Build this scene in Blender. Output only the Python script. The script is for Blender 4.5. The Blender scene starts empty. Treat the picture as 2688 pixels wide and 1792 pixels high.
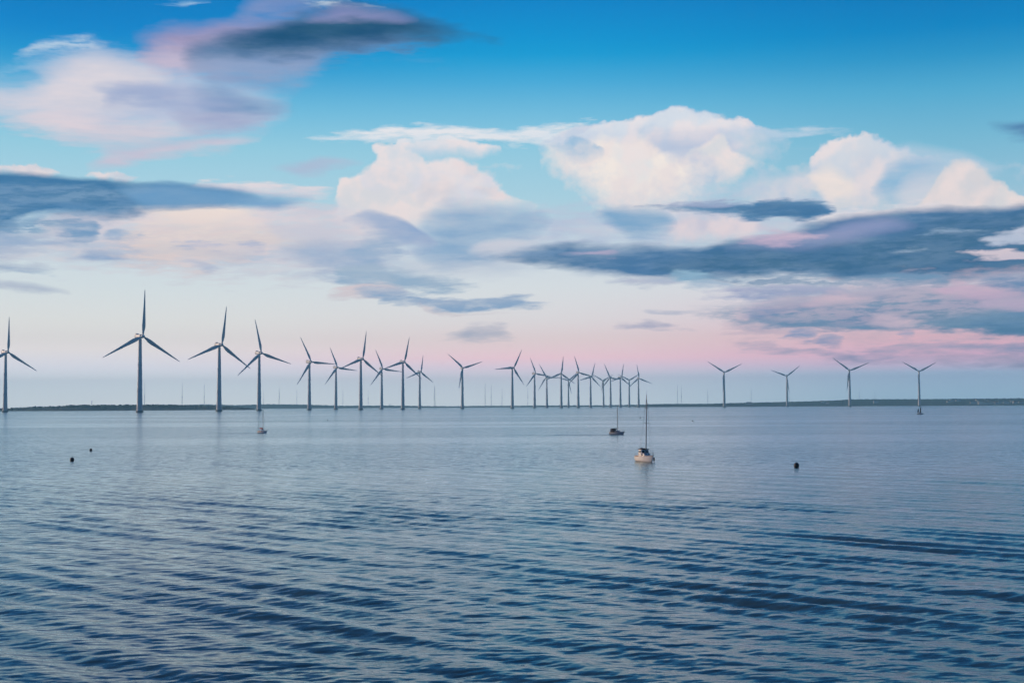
import bpy, math, random
import numpy as np
from mathutils import Vector, Matrix

# ------------------------------------------------------------------ camera
S = bpy.context.scene
COL = S.collection
CAM_H = 8.0
FPX = 2688 * 50.0 / 36.0            # focal length in photo pixels
PITCH = math.atan(169.3 / FPX)
ROLL = math.radians(0.286)
f_ = Vector((0, math.cos(PITCH), math.sin(PITCH)))
u0 = Vector((0, -math.sin(PITCH), math.cos(PITCH)))
r0 = Vector((1, 0, 0))
r_ = r0 * math.cos(ROLL) - u0 * math.sin(ROLL)
u_ = r0 * math.sin(ROLL) + u0 * math.cos(ROLL)
cam = bpy.data.cameras.new('camera')
cam.lens = 50
cam.sensor_width = 36
cam.clip_start = 0.5
cam.clip_end = 90000
camo = bpy.data.objects.new('camera', cam)
COL.objects.link(camo)
camo.matrix_world = Matrix(((r_.x, u_.x, -f_.x, 0), (r_.y, u_.y, -f_.y, 0), (r_.z, u_.z, -f_.z, CAM_H), (0, 0, 0, 1)))
S.camera = camo

S.view_settings.view_transform = 'Standard'
S.view_settings.look = 'None'
S.view_settings.exposure = 0.0
S.view_settings.gamma = 1.0
S.cycles.use_denoising = True
S.cycles.volume_bounces = 0
S.cycles.max_bounces = 6
S.cycles.diffuse_bounces = 2
S.cycles.glossy_bounces = 3

SUN_AZ = math.radians(-71)          # to the left, a little beyond the boats
SUN_EL = math.radians(9)
sdir = Vector((math.sin(SUN_AZ) * math.cos(SUN_EL), math.cos(SUN_AZ) * math.cos(SUN_EL), math.sin(SUN_EL)))
sun = bpy.data.lights.new('sun', 'SUN')
sun.energy = 2.6
sun.angle = math.radians(0.5)
sun.color = (1.0, 0.74, 0.56)
suno = bpy.data.objects.new('sun', sun)
COL.objects.link(suno)
suno.rotation_euler = sdir.to_track_quat('Z', 'Y').to_euler()


def ray(x, y):
    """direction of a photo pixel"""
    return (f_ + r_ * ((x - 1344) / FPX) - u_ * ((y - 896) / FPX)).normalized()


def sky_uv(x, y):
    d = ray(x, y)
    return math.atan2(d.x, d.y) * FPX + 1344, 1065.3 - math.asin(d.z) * FPX


def on_water(x, y):
    d = ray(x, y)
    t = -CAM_H / d.z
    return Vector((d.x * t, d.y * t, 0.0))


def bearing(x, dist, y=1065):
    """a point on the sea at a given distance, under a photo column"""
    d = ray(x, y)
    h = Vector((d.x, d.y, 0)).normalized()
    return Vector((h.x * dist, h.y * dist, 0.0))


def horizon_y(x):
    # photo row of the true horizon in a photo column
    a = (x - 1344) / FPX
    # f.z + r.z*a - u.z*b = 0
    return 896 + FPX * (f_.z + r_.z * a) / u_.z


def lin(c):
    out = []
    for v in c:
        v = v / 255.0
        out.append(v / 12.92 if v <= 0.04045 else ((v + 0.055) / 1.055) ** 2.4)
    return (out[0], out[1], out[2], 1.0)


# ------------------------------------------------------------------ sky (world)
W = bpy.data.worlds.new('World')
S.world = W
W.use_nodes = True
wt = W.node_tree
wt.nodes.clear()
TREE = [wt]


def wn(kind):
    return TREE[-1].nodes.new(kind)


def L(a, b):
    TREE[-1].links.new(a, b)


def setin(sock, v):
    if isinstance(v, (int, float)):
        sock.default_value = v
    elif isinstance(v, tuple):
        sock.default_value = v
    else:
        L(v, sock)


def M(op, a, b=None, c=None, clamp=False):
    n = wn('ShaderNodeMath')
    n.operation = op
    n.use_clamp = clamp
    setin(n.inputs[0], a)
    if b is not None:
        setin(n.inputs[1], b)
    if c is not None:
        setin(n.inputs[2], c)
    return n.outputs[0]


def MR(v, a, b, c=0.0, d=1.0, kind='SMOOTHSTEP'):
    n = wn('ShaderNodeMapRange')
    n.interpolation_type = kind
    n.clamp = kind == 'LINEAR' and not TREE[1:]     # a smooth step is bounded by itself
    setin(n.inputs[0], v)
    n.inputs[1].default_value = a
    n.inputs[2].default_value = b
    n.inputs[3].default_value = c
    n.inputs[4].default_value = d
    return n.outputs[0]


def MIX(fac, a, b):
    n = wn('ShaderNodeMix')
    n.data_type = 'RGBA'
    setin(n.inputs[0], fac)
    setin(n.inputs[6], a)
    setin(n.inputs[7], b)
    return n.outputs[2]


def COMB(x, y):
    n = wn('ShaderNodeCombineXYZ')
    setin(n.inputs[0], x)
    setin(n.inputs[1], y)
    return n.outputs[0]


def NOISE(vec, detail=6, rough=0.55, dist=0.0):
    n = wn('ShaderNodeTexNoise')
    n.noise_dimensions = '2D'
    L(vec, n.inputs['Vector'])
    n.inputs['Scale'].default_value = 1.0
    n.inputs['Detail'].default_value = detail
    n.inputs['Roughness'].default_value = rough
    n.inputs['Distortion'].default_value = dist
    return n.outputs[0]


def RAMP(fac, stops):
    n = wn('ShaderNodeValToRGB')
    cr = n.color_ramp
    cr.interpolation = 'LINEAR'
    while len(cr.elements) > 1:
        cr.elements.remove(cr.elements[-1])
    stops = sorted(stops)
    cr.elements[0].position = stops[0][0]
    cr.elements[0].color = stops[0][1]
    for p, c in stops[1:]:
        e = cr.elements.new(p)
        e.color = c
    L(fac, n.inputs[0])
    return n.outputs[0]


tc = wn('ShaderNodeTexCoord')
sx = wn('ShaderNodeSeparateXYZ')
L(tc.outputs['Generated'], sx.inputs[0])
dx, dy, dz = sx.outputs[0], sx.outputs[1], sx.outputs[2]
U = M('MULTIPLY_ADD', M('ARCTAN2', dx, dy), FPX, 1344.0)
V = M('MULTIPLY_ADD', M('ARCSINE', dz), -FPX, 1065.3)

# clear sky: three vertical ramps (left, middle, right of the view), blended by azimuth
V_LO, V_HI = -4800.0, 1125.0


def vpos(y):
    return (y - V_LO) / (V_HI - V_LO)


vf = MR(V, V_LO, V_HI, 0, 1, 'LINEAR')
up = [(-4600, (16, 42, 72)), (-2600, (20, 58, 96)), (-1100, (18, 78, 130)), (-350, (4, 98, 164))]
left = up + [(0, (0, 116, 188)), (120, (0, 132, 202)), (190, (30, 150, 208)), (300, (110, 188, 222)), (400, (150, 206, 226)),
             (520, (176, 214, 230)), (650, (206, 218, 226)), (760, (212, 220, 222)), (850, (224, 222, 218)), (915, (229, 219, 216)),
             (955, (212, 207, 214)), (1000, (205, 208, 213)), (1062, (214, 216, 216)), (1110, (180, 196, 206))]
mid = up + [(0, (0, 127, 198)), (110, (0, 146, 208)), (160, (14, 156, 212)), (230, (74, 172, 218)), (300, (112, 188, 222)), (400, (148, 204, 226)),
            (520, (172, 212, 228)), (650, (204, 216, 226)), (760, (216, 220, 222)), (840, (223, 216, 216)), (900, (232, 207, 206)), (940, (231, 190, 197)),
            (968, (210, 191, 204)), (1000, (194, 196, 205)), (1062, (203, 208, 212)), (1110, (168, 188, 200))]
right = up + [(0, (0, 112, 182)), (130, (0, 132, 194)), (200, (40, 148, 200)), (280, (80, 170, 210)), (400, (120, 186, 214)), (520, (150, 196, 218)),
              (650, (196, 210, 220)), (740, (214, 214, 220)), (830, (222, 192, 204)), (900, (225, 173, 184)), (950, (200, 155, 180)), (985, (148, 162, 188)),
              (1050, (146, 172, 192)), (1110, (138, 164, 186))]
rl = RAMP(vf, [(vpos(y), lin(c)) for y, c in left])
rm = RAMP(vf, [(vpos(y), lin(c)) for y, c in mid])
sky = MIX(MR(U, 300, 1450, 0, 1), rl, rm)
rr = RAMP(vf, [(vpos(y), lin(c)) for y, c in right])
sky = MIX(MR(U, 1350, 2550, 0, 1), sky, rr)
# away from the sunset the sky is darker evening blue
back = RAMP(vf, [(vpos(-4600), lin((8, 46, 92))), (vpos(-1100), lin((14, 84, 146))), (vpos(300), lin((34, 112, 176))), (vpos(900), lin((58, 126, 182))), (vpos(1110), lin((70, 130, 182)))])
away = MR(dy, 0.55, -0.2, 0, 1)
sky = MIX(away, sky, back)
nish = wn('ShaderNodeTexSky')
nish.sky_type = 'NISHITA'
nish.sun_disc = False
nish.sun_elevation = SUN_EL
nish.sun_rotation = SUN_AZ
nishc = wn('ShaderNodeMix')
nishc.data_type = 'RGBA'
nishc.inputs[0].default_value = 0.93
L(nish.outputs[0], nishc.inputs[6])
nishc.inputs[7].default_value = (0, 0, 0, 1)
sky = MIX(0.01, sky, nishc.outputs[2])

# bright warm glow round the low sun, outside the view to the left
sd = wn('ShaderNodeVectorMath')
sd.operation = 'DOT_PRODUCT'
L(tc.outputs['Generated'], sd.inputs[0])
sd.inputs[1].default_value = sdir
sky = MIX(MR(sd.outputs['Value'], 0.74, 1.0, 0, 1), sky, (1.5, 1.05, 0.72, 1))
# sky colours brightened towards the horizon to offset dimming by the haze
gain = M('MULTIPLY', MR(V, 560, 900, 1.06, 1.36, 'LINEAR'), MR(V, 880, 1020, 1.0, 1.75))
gc = wn('ShaderNodeCombineColor')
for k in range(3):
    L(gain, gc.inputs[k])
low = wn('ShaderNodeMix')
low.data_type = 'RGBA'
low.blend_type = 'MULTIPLY'
low.inputs[0].default_value = 1.0
L(sky, low.inputs[6])
L(gc.outputs[0], low.inputs[7])
sky = low.outputs[2]

# warped coordinates for three kinds of cloud edge
fine = NOISE(COMB(M('MULTIPLY', U, 1 / 80.0), M('MULTIPLY_ADD', V, 1 / 14.0, M('MULTIPLY', U, 0.002))), 7, 0.62)
n1 = NOISE(COMB(M('MULTIPLY', U, 1 / 230.0), M('MULTIPLY', V, 1 / 46.0)), 8, 0.58)
n2 = NOISE(COMB(M('MULTIPLY_ADD', U, 1 / 180.0, 9.0), M('MULTIPLY', V, 1 / 60.0)), 4, 0.5)
n3 = NOISE(COMB(M('MULTIPLY_ADD', U, 1 / 95.0, 31.0), M('MULTIPLY', V, 1 / 80.0)), 7, 0.55)
n4 = NOISE(COMB(M('MULTIPLY_ADD', U, 1 / 95.0, 57.0), M('MULTIPLY_ADD', V, 1 / 80.0, 13.0)), 8, 0.58)
n3a = NOISE(COMB(M('MULTIPLY_ADD', U, 1 / 120.0, 31.0), M('MULTIPLY', V, 1 / 100.0)), 3, 0.45)
n3b = NOISE(COMB(M('MULTIPLY_ADD', U, 1 / 120.0, 30.8), M('MULTIPLY_ADD', V, 1 / 100.0, -0.2)), 3, 0.45)
n5 = NOISE(COMB(M('MULTIPLY_ADD', U, 1 / 330.0, 77.0), M('MULTIPLY', V, 1 / 110.0)), 5, 0.5)
nb = NOISE(COMB(M('MULTIPLY', U, 1 / 34.0), M('MULTIPLY', V, 1 / 30.0)), 6, 0.6)
VS = 1100.0
Vs = M('MULTIPLY', M('MULTIPLY_ADD', n1, 64.0, M('ADD', V, -32.0)), 1 / VS)
Us = M('MULTIPLY_ADD', n2, 150.0, M('ADD', U, -75.0))
Vb = M('MULTIPLY', M('MULTIPLY_ADD', n3, 60.0, M('ADD', V, -30.0)), 1 / VS)
Ub = M('MULTIPLY_ADD', n4, 70.0, M('ADD', U, -35.0))
Vm = M('MULTIPLY', M('MULTIPLY_ADD', fine, 10.0, M('MULTIPLY_ADD', n5, 60.0, M('ADD', V, -35.0))), 1 / VS)
Um = M('MULTIPLY_ADD', n5, 120.0, M('ADD', U, -60.0))
WARP = {'s': (Us, Vs), 'b': (Ub, Vb), 'm': (Um, Vm)}


def curve(fac, pts):
    n = wn('ShaderNodeFloatCurve')
    cm = n.mapping
    cm.use_clip = False
    c = cm.curves[0]
    c.points[0].location = pts[0]
    c.points[1].location = pts[-1]
    for p in pts[1:-1]:
        c.points.new(p[0], p[1])
    for p in c.points:
        p.handle_type = 'AUTO_CLAMPED'
    cm.extend = 'HORIZONTAL'
    cm.update()
    L(fac, n.inputs['Value'])
    n.inputs[0].default_value = 1.0
    return n.outputs[0]


CLOUDS = []


def cloud(kind, pts, rgb, op=0.9, st=12, sb=20, tex=None, rgb2=None):
    """one layer of cloud: upper and lower outline over azimuth, with its own edge softness"""
    pts = list(pts)
    if abs(pts[0][1] - pts[0][2]) > 8:
        pts.insert(0, (pts[0][0] - 260, (pts[0][1] + pts[0][2]) / 2, (pts[0][1] + pts[0][2]) / 2))
    if abs(pts[-1][1] - pts[-1][2]) > 8:
        pts.append((pts[-1][0] + 260, (pts[-1][1] + pts[-1][2]) / 2, (pts[-1][1] + pts[-1][2]) / 2))
    CLOUDS.append((kind, pts, rgb, op, st, sb, tex, rgb2))


FLOATS = ['Us', 'Vs', 'Ub', 'Vb', 'Um', 'Vm', 'es', 'eb', 'em', 'wispy', 'streak', 'relief']


def group(name, ins, build):
    """a node group with float inputs, one colour input 'sky' and one colour output"""
    g = bpy.data.node_groups.new(name, 'ShaderNodeTree')
    for s in ins:
        g.interface.new_socket(s, in_out='INPUT', socket_type='NodeSocketFloat')
    g.interface.new_socket('sky', in_out='INPUT', socket_type='NodeSocketColor')
    g.interface.new_socket('out', in_out='OUTPUT', socket_type='NodeSocketColor')
    TREE.append(g)
    gi = wn('NodeGroupInput')
    res = build({s.name: s for s in gi.outputs})
    go = wn('NodeGroupOutput')
    L(res, go.inputs[0])
    TREE.pop()
    return g


def use(g, env):
    n = wn('ShaderNodeGroup')
    n.node_tree = g
    for s in n.inputs:
        L(env[s.name], s)
    return n.outputs[0]


def cloud_group(idx):
    kind, pts, rgb, op, st, sb, tex, rgb2 = CLOUDS[idx]
    k, gt, gb = {'s': (0.7, 2.8, 3.0), 'b': (0.32, 1.9, 3.4), 'm': (0.34, 2.4, 2.6)}[kind]
    thick = max(p[2] - p[1] for p in pts)
    st = min(st * gt, max(thick * 0.9, st))
    sb = min(sb * gb, max(thick * 0.9, sb))
    if rgb2 is None:
        rgb2 = tuple(v + (t - v) * {'b': 0.55, 's': 0.22, 'm': 0.12}[kind] for v, t in zip(rgb, (240, 224, 226)))
        rgb = tuple(v + (t - v) * (0.20 if kind == 'b' else 0.10) for v, t in zip(rgb, (120, 160, 205)))
    ins = ['U' + kind, 'V' + kind, 'e' + kind, 'relief' if kind == 'b' else 'streak']
    if tex:
        ins.append('wispy')
    top = [sky_uv(x, a) for x, a, b in pts]
    bot = [sky_uv(x, b) for x, a, b in pts]
    ua, ub = top[0][0], top[-1][0]

    def build(e):
        t = M('MULTIPLY_ADD', e[ins[0]], 1 / (ub - ua), -ua / (ub - ua))
        ct = curve(t, [((p[0] - ua) / (ub - ua), p[1] / VS) for p in top])
        mt = MR(M('SUBTRACT', e[ins[1]], ct), -0.4 * st / VS, 0.6 * st / VS, 0, 1)
        cb = curve(t, [((p[0] - ua) / (ub - ua), p[1] / VS) for p in bot])
        mb = MR(M('SUBTRACT', cb, e[ins[1]]), -0.4 * sb / VS, 0.6 * sb / VS, 0, 1)
        ends = MR(M('ABSOLUTE', M('SUBTRACT', t, 0.5)), 0.5, 0.46, 0, 1)
        m = M('MULTIPLY', M('MULTIPLY', mt, mb), ends)
        m = M('SUBTRACT', M('MULTIPLY', m, 1 + k * 0.62), M('MULTIPLY', e[ins[2]], k))
        m = M('MULTIPLY', M('MAXIMUM', m, 0.0), op)
        if tex:
            m = M('MULTIPLY', m, e['wispy'])
        c = MIX(e[ins[3]], lin(rgb), lin(rgb2))
        return MIX(m, e['sky'], c)
    return group('cloud', ins, build)


wispy = streak = True
# --- high wisps, upper left
cloud('s', [(20, 160, 160), (90, 112, 150), (160, 92, 140), (230, 90, 134), (280, 112, 112)], (218, 232, 242), 0.8, 16, 26, wispy)
cloud('s', [(-60, 190, 215), (0, 175, 205), (80, 140, 190), (170, 130, 185), (250, 130, 168), (310, 150, 150)], (160, 202, 232), 0.65, 26, 26, wispy)
cloud('s', [(740, -20, -20), (820, -22, 14), (900, -16, 26), (970, 2, 28), (1060, 24, 26)], (228, 238, 246), 0.95, 10, 14, wispy)
cloud('s', [(370, 12, 12), (430, 2, 20), (500, 0, 24), (560, 4, 18), (600, 14, 14)], (175, 214, 240), 0.7, 10, 12, wispy)
cloud('m', [(560, 40, 40), (640, -10, 50), (720, -25, 48), (800, -15, 46), (870, 30, 30)], (140, 150, 196), 0.6, 26, 24)
# --- big pale cloud, left
cloud('m', [(-120, 190, 330), (0, 195, 320), (80, 180, 335), (160, 140, 365), (260, 122, 385), (360, 140, 392), (450, 160, 388), (560, 190, 372), (650, 215, 356), (720, 250, 330), (800, 292, 292)], (196, 204, 227), 0.92, 52, 52)
cloud('m', [(-120, 220, 310), (60, 205, 315), (150, 150, 340), (250, 126, 320), (340, 140, 300), (420, 160, 250), (490, 195, 195)], (230, 222, 228), 0.85, 46, 60)
cloud('m', [(-10, 325, 325), (120, 280, 352), (220, 292, 378), (320, 322, 388), (420, 325, 386), (520, 330, 358), (590, 342, 342)], (234, 218, 224), 0.85, 32, 28)
cloud('m', [(470, 245, 245), (560, 220, 310), (640, 244, 312), (710, 262, 305), (800, 286, 289)], (104, 146, 192), 0.85, 24, 44)
cloud('m', [(420, 265, 265), (500, 262, 350), (580, 272, 350), (660, 290, 338), (740, 312, 312)], (164, 172, 208), 0.6, 36, 34)
cloud('m', [(200, 436, 436), (290, 392, 440), (400, 386, 434), (520, 374, 420), (620, 362, 400), (710, 366, 370)], (212, 206, 222), 0.9, 20, 16)
cloud('s', [(230, 230, 230), (330, 215, 262), (450, 225, 262), (540, 232, 245), (600, 240, 240)], (160, 178, 214), 0.55, 20, 22)
cloud('m', [(240, 270, 270), (340, 215, 275), (460, 225, 285), (580, 240, 275), (660, 262, 262)], (166, 178, 213), 0.75, 22, 30)
cloud('m', [(430, 300, 300), (540, 290, 350), (640, 296, 345), (740, 312, 316)], (172, 178, 211), 0.7, 20, 26)
# --- dark lenticular cloud, upper left
cloud('m', [(310, 120, 120), (380, 78, 158), (470, 55, 184), (580, 38, 198), (700, 42, 200), (820, 52, 192), (920, 60, 150)], (170, 152, 188), 0.92, 40, 46)
cloud('m', [(320, 132, 132), (420, 108, 190), (520, 132, 206), (600, 154, 196), (660, 172, 172)], (206, 190, 212), 0.85, 30, 30)
cloud('m', [(440, 125, 125), (560, 88, 205), (700, 80, 210), (820, 70, 196), (920, 74, 166), (1020, 90, 120)], (74, 118, 164), 0.95, 44, 46)
cloud('m', [(480, 170, 170), (580, 140, 235), (700, 130, 240), (820, 130, 215), (930, 150, 165)], (146, 168, 208), 0.75, 50, 50)
cloud('m', [(400, 118, 118), (560, 92, 150), (700, 56, 166), (800, 34, 162), (900, 12, 150), (1000, 10, 132), (1100, 36, 120), (1180, 68, 109), (1360, 99, 100)], (58, 104, 150), 0.9, 44, 50)
cloud('m', [(520, 110, 110), (660, 80, 146), (780, 48, 150), (900, 18, 138), (1000, 14, 122), (1100, 40, 114), (1200, 74, 106), (1330, 98, 99)], (14, 72, 112), 1.0, 34, 44)
cloud('m', [(780, 56, 56), (850, 26, 66), (930, 14, 56), (1010, 16, 50), (1080, 38, 40)], (136, 140, 192), 0.75, 18, 24)
# --- slate bank, middle left
cloud('b', [(-120, 438, 470), (0, 440, 466), (50, 430, 466), (90, 422, 466), (130, 436, 466), (170, 454, 456)], (242, 232, 232), 0.95, 6, 10)
cloud('b', [(205, 462, 462), (270, 450, 474), (330, 452, 476), (370, 466, 466)], (238, 232, 234), 0.85, 6, 10)
cloud('s', [(460, 492, 492), (560, 476, 506), (640, 478, 512), (720, 478, 516), (800, 480, 512), (900, 500, 502)], (234, 228, 233), 0.95, 9, 14)
cloud('s', [(60, 600, 600), (160, 545, 675), (300, 530, 715), (400, 522, 735), (500, 520, 742), (600, 525, 738), (700, 520, 735), (800, 512, 740), (900, 525, 740), (1000, 555, 715), (1100, 600, 640)], (226, 219, 227), 0.88, 24, 60)
cloud('s', [(-120, 590, 720), (0, 590, 715), (120, 600, 700), (240, 620, 690), (340, 650, 650)], (222, 216, 224), 0.7, 30, 40)
cloud('m', [(340, 540, 540), (400, 526, 570), (480, 530, 602), (560, 534, 612), (620, 540, 592), (700, 552, 552)], (253, 235, 223), 0.92, 12, 46)
cloud('s', [(240, 650, 650), (380, 600, 710), (480, 590, 712), (580, 590, 702), (680, 590, 672), (760, 634, 640)], (250, 225, 216), 0.95, 34, 46)
cloud('m', [(-120, 444, 616), (0, 444, 614), (60, 448, 610), (120, 454, 575), (200, 460, 572), (300, 470, 574), (400, 480, 550), (500, 484, 550), (600, 496, 545), (690, 510, 518)], (54, 116, 164), 1.0, 12, 16)
cloud('s', [(-120, 470, 630), (0, 470, 628), (150, 475, 600), (320, 485, 580), (500, 490, 560), (650, 505, 545)], (112, 156, 198), 0.5, 16, 20, wispy)
cloud('s', [(-120, 570, 650), (0, 575, 650), (120, 560, 625), (240, 550, 600), (360, 565, 570)], (84, 138, 184), 0.7, 16, 22, wispy)
cloud('m', [(290, 492, 492), (400, 482, 548), (500, 482, 550), (600, 490, 548), (700, 500, 545), (770, 508, 526), (830, 515, 515)], (112, 164, 208), 0.75, 18, 14)
cloud('s', [(120, 592, 592), (170, 578, 622), (230, 580, 650), (262, 614, 618)], (112, 156, 198), 0.85, 10, 20)
cloud('s', [(250, 618, 618), (320, 598, 632), (380, 606, 630), (440, 622, 622)], (138, 174, 211), 0.85, 8, 10)
cloud('s', [(430, 640, 640), (540, 622, 664), (600, 620, 670), (650, 624, 670), (710, 664, 664)], (180, 190, 219), 0.8, 10, 20)
cloud('s', [(-120, 590, 660), (0, 596, 658), (80, 612, 658), (150, 620, 656), (240, 652, 652)], (156, 182, 214), 0.75, 16, 14)
cloud('s', [(160, 684, 684), (240, 654, 684), (300, 654, 684), (350, 676, 676)], (160, 182, 214), 0.75, 12, 8)
cloud('s', [(-120, 648, 688), (0, 648, 686), (70, 654, 682), (130, 670, 670)], (168, 188, 216), 0.75, 12, 10)
cloud('s', [(-120, 684, 722), (0, 684, 718), (80, 694, 718), (180, 714, 714)], (168, 190, 214), 0.75, 12, 8)
cloud('m', [(-120, 735, 758), (0, 738, 760), (90, 746, 768), (200, 768, 772)], (182, 190, 212), 0.7, 8, 10)
cloud('s', [(440, 690, 690), (500, 682, 700), (560, 690, 712), (620, 702, 706)], (188, 198, 222), 0.7, 8, 8)
cloud('s', [(700, 640, 640), (780, 622, 694), (860, 630, 732), (950, 640, 750), (1010, 684, 750), (1080, 724, 732)], (170, 189, 217), 0.85, 30, 34)
cloud('s', [(-160, 640, 640), (0, 590, 700), (150, 600, 710), (300, 600, 715), (500, 580, 715), (700, 600, 720), (900, 620, 740), (1100, 680, 760), (1200, 730, 740)], (160, 184, 216), 0.5, 30, 40, wispy)
cloud('s', [(300, 600, 600), (420, 560, 690), (600, 560, 690), (760, 600, 660), (860, 640, 640)], (254, 232, 220), 0.85, 30, 40, wispy)
# --- veils behind the cumulus
cloud('m', [(1000, 700, 700), (1100, 650, 730), (1250, 630, 740), (1400, 620, 700), (1500, 640, 660)], (206, 214, 228), 0.8, 30, 40)
cloud('s', [(1300, 600, 600), (1420, 540, 650), (1560, 520, 660), (1700, 510, 660), (1850, 500, 640), (2000, 490, 620), (2150, 510, 610), (2280, 570, 570)], (200, 209, 229), 0.85, 46, 50)
# --- cumulus, left of centre
cloud('b', [(1000, 405, 405), (1050, 366, 425), (1100, 360, 425), (1150, 358, 425), (1210, 362, 422), (1260, 370, 412), (1325, 388, 392)], (226, 236, 243), 0.85, 8, 44)
cloud('b', [(1020, 396, 396), (1050, 364, 390), (1100, 360, 388), (1150, 358, 390), (1210, 362, 392), (1260, 370, 398), (1320, 386, 392)], (248, 244, 243), 0.9, 7, 16)
cloud('b', [(860, 545, 545), (895, 468, 575), (930, 458, 585), (960, 446, 605), (1000, 416, 615), (1060, 418, 625), (1120, 424, 615), (1180, 424, 605), (1240, 438, 595), (1290, 462, 585), (1340, 508, 570), (1420, 544, 544)], (228, 226, 235), 0.95, 12, 66, None, (242, 232, 233))
cloud('b', [(975, 398, 398), (1000, 378, 452), (1040, 376, 462), (1080, 394, 470), (1125, 430, 440)], (249, 243, 241), 0.97, 9, 26)
cloud('b', [(868, 535, 535), (895, 472, 556), (930, 462, 574), (960, 486, 586), (1010, 500, 604), (1060, 490, 614), (1110, 525, 590)], (253, 242, 236), 0.95, 9, 34)
cloud('b', [(930, 440, 440), (960, 436, 470), (1010, 440, 520), (1060, 450, 530), (1090, 480, 500)], (250, 240, 237), 0.9, 10, 30)
cloud('b', [(1080, 500, 500), (1120, 470, 542), (1160, 468, 542), (1205, 502, 506)], (251, 234, 229), 0.75, 26, 26)
cloud('b', [(1230, 504, 504), (1270, 484, 514), (1310, 490, 522), (1345, 514, 514)], (245, 232, 231), 0.85, 7, 14)
cloud('b', [(1180, 450, 450), (1220, 428, 462), (1250, 440, 465), (1265, 455, 455)], (246, 234, 233), 0.85, 8, 16)
cloud('m', [(1060, 645, 645), (1120, 580, 694), (1180, 544, 704), (1240, 530, 694), (1320, 536, 664), (1400, 548, 642), (1450, 584, 590)], (148, 181, 214), 0.92, 46, 56)
cloud('m', [(880, 562, 562), (950, 548, 594), (1010, 558, 634), (1060, 574, 654), (1100, 600, 654), (1130, 620, 620)], (158, 180, 215), 0.92, 8, 46)
cloud('s', [(880, 664, 664), (960, 610, 692), (1020, 612, 682), (1080, 644, 652)], (156, 184, 215), 0.8, 22, 22)
cloud('s', [(860, 704, 704), (940, 684, 760), (1020, 702, 764), (1100, 714, 768), (1180, 728, 768), (1270, 752, 754)], (162, 189, 214), 0.95, 16, 12)
cloud('m', [(1200, 652, 652), (1280, 628, 672), (1350, 630, 670), (1450, 648, 652)], (218, 219, 230), 0.85, 12, 14)
cloud('s', [(830, 774, 774), (920, 750, 788), (1000, 744, 786), (1070, 768, 772)], (230, 213, 217), 0.85, 10, 10)
cloud('s', [(910, 774, 774), (980, 757, 784), (1030, 752, 784), (1070, 770, 772)], (158, 183, 214), 0.85, 10, 8)
cloud('s', [(1000, 794, 794), (1070, 768, 808), (1120, 772, 814), (1180, 784, 816), (1240, 782, 816), (1320, 778, 808), (1460, 791, 794)], (152, 180, 213), 0.92, 8, 8)
# --- long white streak and anvil cumulus
cloud('s', [(770, 357, 357), (900, 346, 372), (1000, 336, 374), (1060, 330, 374), (1150, 336, 374), (1260, 334, 380), (1380, 332, 384), (1480, 328, 390), (1560, 320, 410), (1640, 350, 380)], (236, 241, 246), 0.97, 12, 14)
cloud('b', [(1400, 388, 388), (1440, 358, 412), (1480, 350, 450), (1520, 334, 495), (1570, 328, 535), (1620, 316, 575), (1680, 302, 585), (1740, 290, 585), (1780, 282, 580), (1830, 294, 545), (1880, 302, 505), (1930, 306, 470), (1980, 324, 430), (2020, 338, 400), (2090, 352, 352)], (226, 230, 241), 0.97, 8, 66)
cloud('b', [(1500, 372, 372), (1570, 332, 366), (1680, 306, 352), (1740, 296, 345), (1780, 288, 345), (1830, 300, 346), (1900, 308, 342), (1980, 340, 345)], (248, 247, 248), 0.9, 8, 26)
cloud('m', [(1640, 405, 405), (1720, 350, 460), (1790, 342, 470), (1850, 342, 475), (1900, 345, 450), (1960, 385, 400)], (198, 207, 228), 0.8, 36, 46)
cloud('b', [(1412, 402, 402), (1450, 372, 430), (1500, 392, 475), (1550, 372, 520), (1600, 356, 560), (1650, 356, 572), (1700, 360, 568), (1760, 405, 550), (1830, 420, 490), (1880, 444, 444)], (253, 242, 234), 0.97, 26, 70, None, (244, 232, 230))
cloud('b', [(1590, 390, 390), (1640, 366, 480), (1690, 380, 490), (1720, 420, 430)], (255, 250, 244), 0.7, 40, 60)
cloud('b', [(1440, 374, 374), (1480, 368, 392), (1530, 372, 422), (1570, 384, 418), (1590, 396, 396)], (168, 205, 231), 0.8, 9, 16)
cloud('b', [(1800, 402, 402), (1850, 376, 434), (1890, 356, 474), (1930, 390, 474), (1980, 422, 432)], (253, 243, 236), 0.97, 13, 26)
cloud('s', [(1970, 340, 340), (2050, 338, 368), (2130, 338, 362), (2260, 344, 347)], (190, 216, 236), 0.75, 9, 12)
cloud('b', [(1710, 612, 612), (1800, 572, 634), (1870, 566, 638), (1940, 566, 626), (2000, 578, 610), (2220, 572, 584)], (238, 223, 230), 0.92, 14, 16)
cloud('m', [(1550, 552, 552), (1620, 540, 604), (1680, 544, 634), (1740, 552, 612), (1780, 572, 576)], (136, 177, 212), 0.9, 16, 22)
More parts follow.
